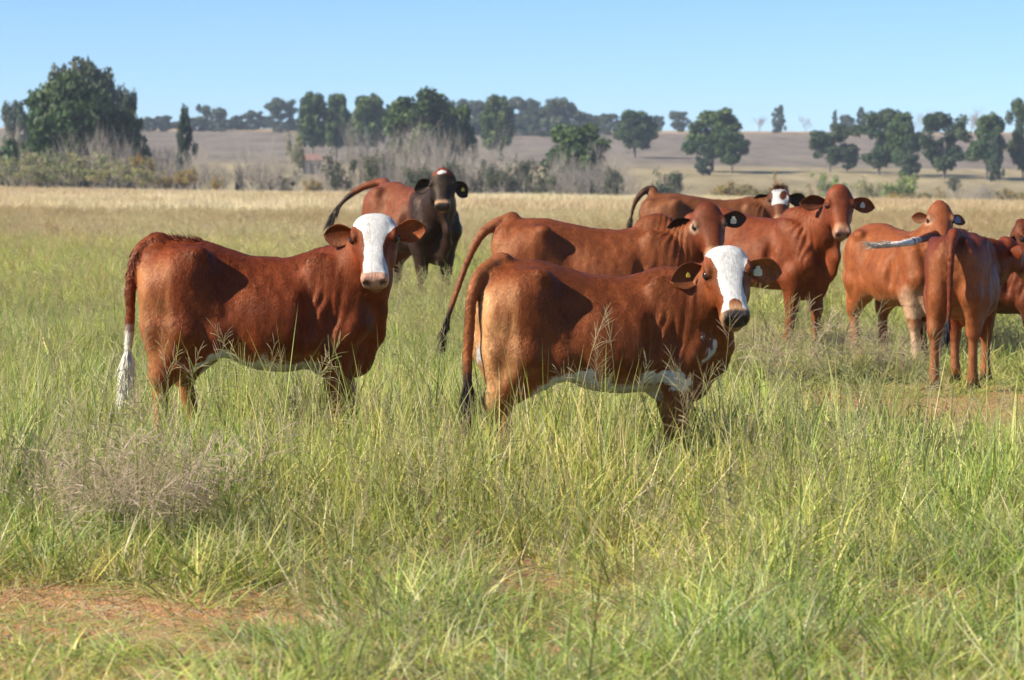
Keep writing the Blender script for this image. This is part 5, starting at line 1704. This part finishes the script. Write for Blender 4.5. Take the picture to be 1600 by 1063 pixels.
def rr(s): return np.random.default_rng(s)
BROAD = [(0.26, 0.36, 0.075), (0.31, 0.41, 0.09), (0.36, 0.43, 0.15), (0.38, 0.42, 0.11)]
PS = 0.40                                            # side of a near patch
near_lib = tuft_collection('near_patch', [
    [blades(rr(10 + i), 200, PS, 8, 0.09, 0.10, 0.33, 0.005, 0.011, 0.62, 0.9, GREENS + YELLOW[:2]),
     blades(rr(60 + i), 100, PS, 14, 0.10, 0.12, 0.34, 0.003, 0.007, 0.85, 0.5, STRAW + YELLOW),
     blades(rr(160 + i), [0, 22, 0, 34, 10, 0, 24, 0][i] + 3, PS, 2, 0.07, 0.14, 0.34, 0.009, 0.016, 0.6, 1.2, BROAD, 5),
     blades(rr(210 + i), 110, PS, 40, 0.08, 0.08, 0.24, 0.004, 0.008, 1.1, 0.7, GREENS[1:] + STRAW + GREY, 3)] for i in range(8)] + [
    [blades(rr(260 + i), 90, PS, 6, 0.06, 0.10, 0.46, 0.003, 0.007, 0.7, 0.8, GREENS + YELLOW, 3),
     blades(rr(270 + i), 70, PS, 30, 0.08, 0.05, 0.20, 0.002, 0.005, 1.35, 0.5, STRAW + GREY, 3)] for i in range(3)])
SEEDH = [(0.50, 0.43, 0.25), (0.60, 0.53, 0.30), (0.40, 0.31, 0.20), (0.54, 0.52, 0.24)]
SEEDS = [(0.42, 0.43, 0.14), (0.52, 0.46, 0.21), (0.37, 0.41, 0.12)]
seed_lib = tuft_collection('seed_patch', [[stalks(rr(310 + i), 12, 0.6, 0.07, 0.36, 0.68, SEEDS, SEEDH, 0.14, 11), blades(rr(360 + i), 9, 0.6, 5, 0.05, 0.42, 0.78, 0.004, 0.008, 0.24, 0.35, YELLOW + GREENS[:2], 5)] for i in range(6)])
mid_lib = tuft_collection('middle_patch', [[blades(rr(410 + i), 620, 1.0, 22, 0.14, 0.16, 0.50, 0.006, 0.012, 0.45, 0.7, GREENS + GREENS + YELLOW + STRAW[:1], 3), stalks(rr(460 + i), 9, 1.0, 0.12, 0.40, 0.70, SEEDS, SEEDH, 0.15, 8, th=0.002, hw=0.0016)] for i in range(5)])
straw_lib = tuft_collection('straw_patch', [[blades(rr(510 + i), 560, 1.5, 26, 0.2, 0.14, 0.46, 0.007, 0.014, 0.45, 0.6, STRAW + GREY[:1], 3), stalks(rr(560 + i), 26, 1.5, 0.2, 0.38, 0.62, STRAW, SEEDH[:2] + STRAW[:1], 0.16, 7, th=0.003, hw=0.003)] for i in range(5)])
far_lib = tuft_collection('far_patch', [[blades(rr(610 + i), 420, 4.0, 40, 0.5, 0.18, 0.50, 0.02, 0.045, 0.42, 0.6, STRAW, 2)] for i in range(4)])
weed = tuft_collection('feather_weed', [[stalks(rr(710 + i), 8, 0.05, 0.10, 0.24, 0.50, [(0.36, 0.31, 0.19), (0.42, 0.36, 0.22)], [(0.66, 0.52, 0.40), (0.74, 0.60, 0.46), (0.58, 0.48, 0.30)], 0.22, 20, lean=0.5, spray=1.2)] for i in range(3)], WEEDM)

def green_tint(x, y):
    """Natural drift of the sward: greener and yellower drifts."""
    p = np.stack([x, y], 1)
    n = sstep(0.25, 0.75, fbm(p, 0.45, 3))[:, None]; n2 = fbm(p + 40, 1.3, 2)[:, None]
    t = np.array([[0.90, 0.98, 0.86]]) * (1 - n) + np.array([[1.10, 1.05, 0.95]]) * n
    return t * (0.80 + 0.40 * n2)

# near pasture
x, y = lattice(6.0, 27.0, PS * 0.92)
bm0 = bare_mask(x, y)
sparse = nrng.random(len(x)) > bm0 * (0.90 + 0.10 * fbm(np.stack([x, y], 1), 0.9, 2))
idx = np.where(sparse, 8 + nrng.integers(0, 3, len(x)), nrng.integers(0, 8, len(x)))
hn = 0.65 + 0.7 * fbm(np.stack([x, y], 1) + 5, 0.8, 3)
gr = scatter('grass', near_lib, x, y, 1.0, 1.2, green_tint(x, y), 0.10, zs=(0.65, 1.2), idx=idx, zmul=hn * low_mask(x, y) * (0.62 + 0.38 * sstep(8.5, 12, y)) * (1 + 0.62 * sstep(10.6, 12.0, y) * sstep(15.8, 13.8, y)) * (1 - 0.35 * sstep(16, 20, y) * sstep(1.2, 2.0, x)) * (1 - 0.58 * sstep(12.5, 14.5, y) * sstep(18.5, 17.5, y) * sstep(1.3, 2.1, x)), kind='stuff', label='tall yellow-green pasture grass in the foreground', category='grass')
x, y = wedge(6.2, 30, 2.3)
k = nrng.random(len(x)) < bare_mask(x, y) * feet_mask(x, y) * sstep(0.4, 0.95, low_mask(x, y)) * (0.5 + 0.5 * sstep(8, 11, y)) * (0.3 + 0.9 * fbm(np.stack([x, y], 1) + 3, 0.7, 2))
x, y = x[k], y[k]
scatter('seed_grass', seed_lib, x, y, 0.75, 1.1, (0.9, 0.9, 0.88), 0.2, kind='stuff', label='feathery seeding grass stems standing above the sward', category='grass')

# tall single stems standing up in front of the two nearest animals
tall_lib = tuft_collection('tall_stem', [[blades(rr(810 + i), 1, 0.01, 1, 0.01, 0.72, 1.0, 0.006, 0.010, 0.16, 0.30, [(0.50, 0.55, 0.14), (0.42, 0.50, 0.11), (0.60, 0.55, 0.22)], 6)] for i in range(7)]
                           + [[stalks(rr(830 + i), 1, 0.01, 0.01, 0.62, 0.85, SEEDS, SEEDH, 0.15, 11, lean=0.4, spray=0.7, th=0.0016, hw=0.0008)] for i in range(4)])
tp_ = [on_ground(px + nrng.normal() * 6, py) for px, py in ((318, 775), (430, 768), (484, 790), (500, 800), (447, 782), (560, 800), (590, 775), (545, 770), (250, 790), (640, 800), (620, 770), (355, 800), (405, 790), (300, 820), (470, 760), (520, 770),
        (760, 800), (812, 810), (842, 800), (870, 820), (905, 800), (935, 815), (985, 800), (1010, 790), (1045, 805), (1075, 800), (1105, 790), (1135, 780), (1160, 800), (1000, 830), (950, 780), (880, 790), (1060, 820), (1090, 770), (1180, 790), (700, 760), (680, 800), (770, 780), (1250, 760), (1380, 740), (1440, 760), (1360, 720))]
x = np.array([p.x for p in tp_]); y = np.array([p.y for p in tp_])
scatter('tall_grass_stems', tall_lib, x, y, 0.8, 1.1, (1, 1, 1), 0.15, tiltv=0.12, kind='stuff', label='tall single grass stems rising in front of the two nearest cattle', category='grass')

# middle distance: green fading to straw
x, y = lattice(27, 64, 0.95, 4)
lim = 46 - 1.6 * x + 14 * (fbm(np.stack([x, y], 1), 0.12, 3) - 0.5)
k = nrng.random(len(x)) < sstep(12, -10, y - np.clip(lim, 28, 62))
scatter('middle_grass', mid_lib, x[k], y[k], 1.0, 1.2, zs=(0.65, 0.95), tint0= green_tint(x[k], y[k]) * np.array([[1.06, 1.0, 1.05]]), tintvar=0.12, kind='stuff', label='green and seeding grass in the middle distance behind the front cattle', category='grass')
x, y = lattice(28, 120, 1.45, 5)
k = nrng.random(len(x)) < sstep(-14, 10, y - np.clip(46 - 1.6 * x, 28, 62))
x, y = x[k], y[k]
n = sstep(0.3, 0.7, fbm(np.stack([x, y * 0.35], 1), 0.16, 3))[:, None]
scatter('straw_grass', straw_lib, x, y, 1.0, 1.25, np.array([[0.84, 0.76, 0.66]]) * (1 - n) + np.array([[0.98, 0.96, 0.90]]) * n, 0.12, zs=(0.6, 0.95), kind='stuff', label='dry straw-coloured grass behind the herd', category='grass')
x, y = lattice(118, 318, 4.0, 10)
n = sstep(0.3, 0.7, fbm(np.stack([x * 0.6, y * 0.2], 1), 0.12, 3))[:, None]
scatter('far_straw_grass', far_lib, x, y, 1.0, 1.3, np.array([[0.76, 0.66, 0.57]]) * (1 - n) + np.array([[0.97, 0.95, 0.89]]) * n, 0.10, kind='stuff', label='pale dry grass stretching to the far edge of the field', category='grass')

# feathery brown weeds: one large bush at left and smaller ones
def weed_bush(px, py, n, rad, label, s0=0.9, s1=1.3, tint=(1, 1, 1), group=None):
    g = on_ground(px, py)
    rw = random.Random(px)
    ob = bpy.data.objects.new('feathery_weed', None); COL.objects.link(ob)
    ob.location = (g.x, g.y, tz(g.x, g.y)); ob['label'] = label; ob['category'] = 'weed'
    if group: ob['group'] = group
    for i in range(n):
        a = rw.random() * 6.283; q = rad * math.sqrt(rw.random())
        c = link('seed_head_clump', list(weed.objects)[i % 3].data, ob, (q * math.cos(a), q * math.sin(a), 0), rw.random() * 6.283)
        s = rw.uniform(s0, s1); c.scale = (s, s, s)
weed_bush(205, 850, 10, 0.44, 'large feathery brownish-pink weed bush in the left foreground', 0.75, 1.25)
weed_bush(230, 705, 7, 0.18, 'feathery weed by the hind feet of the front left heifer', 0.6, 0.85)
weed_bush(1232, 605, 6, 0.45, 'grey-brown feathery weed right of the front centre heifer', 0.9, 1.4)
weed_bush(1385, 600, 5, 0.35, 'feathery weed below the pale heifer', 0.5, 0.7)
weed_bush(1325, 585, 5, 0.40, 'feathery weed under the tall red cow\'s chin', 0.7, 1.0)
weed_bush(1585, 570, 8, 0.30, 'feathery weed at the right edge beside the cut-off heifer', 0.7, 1.0)
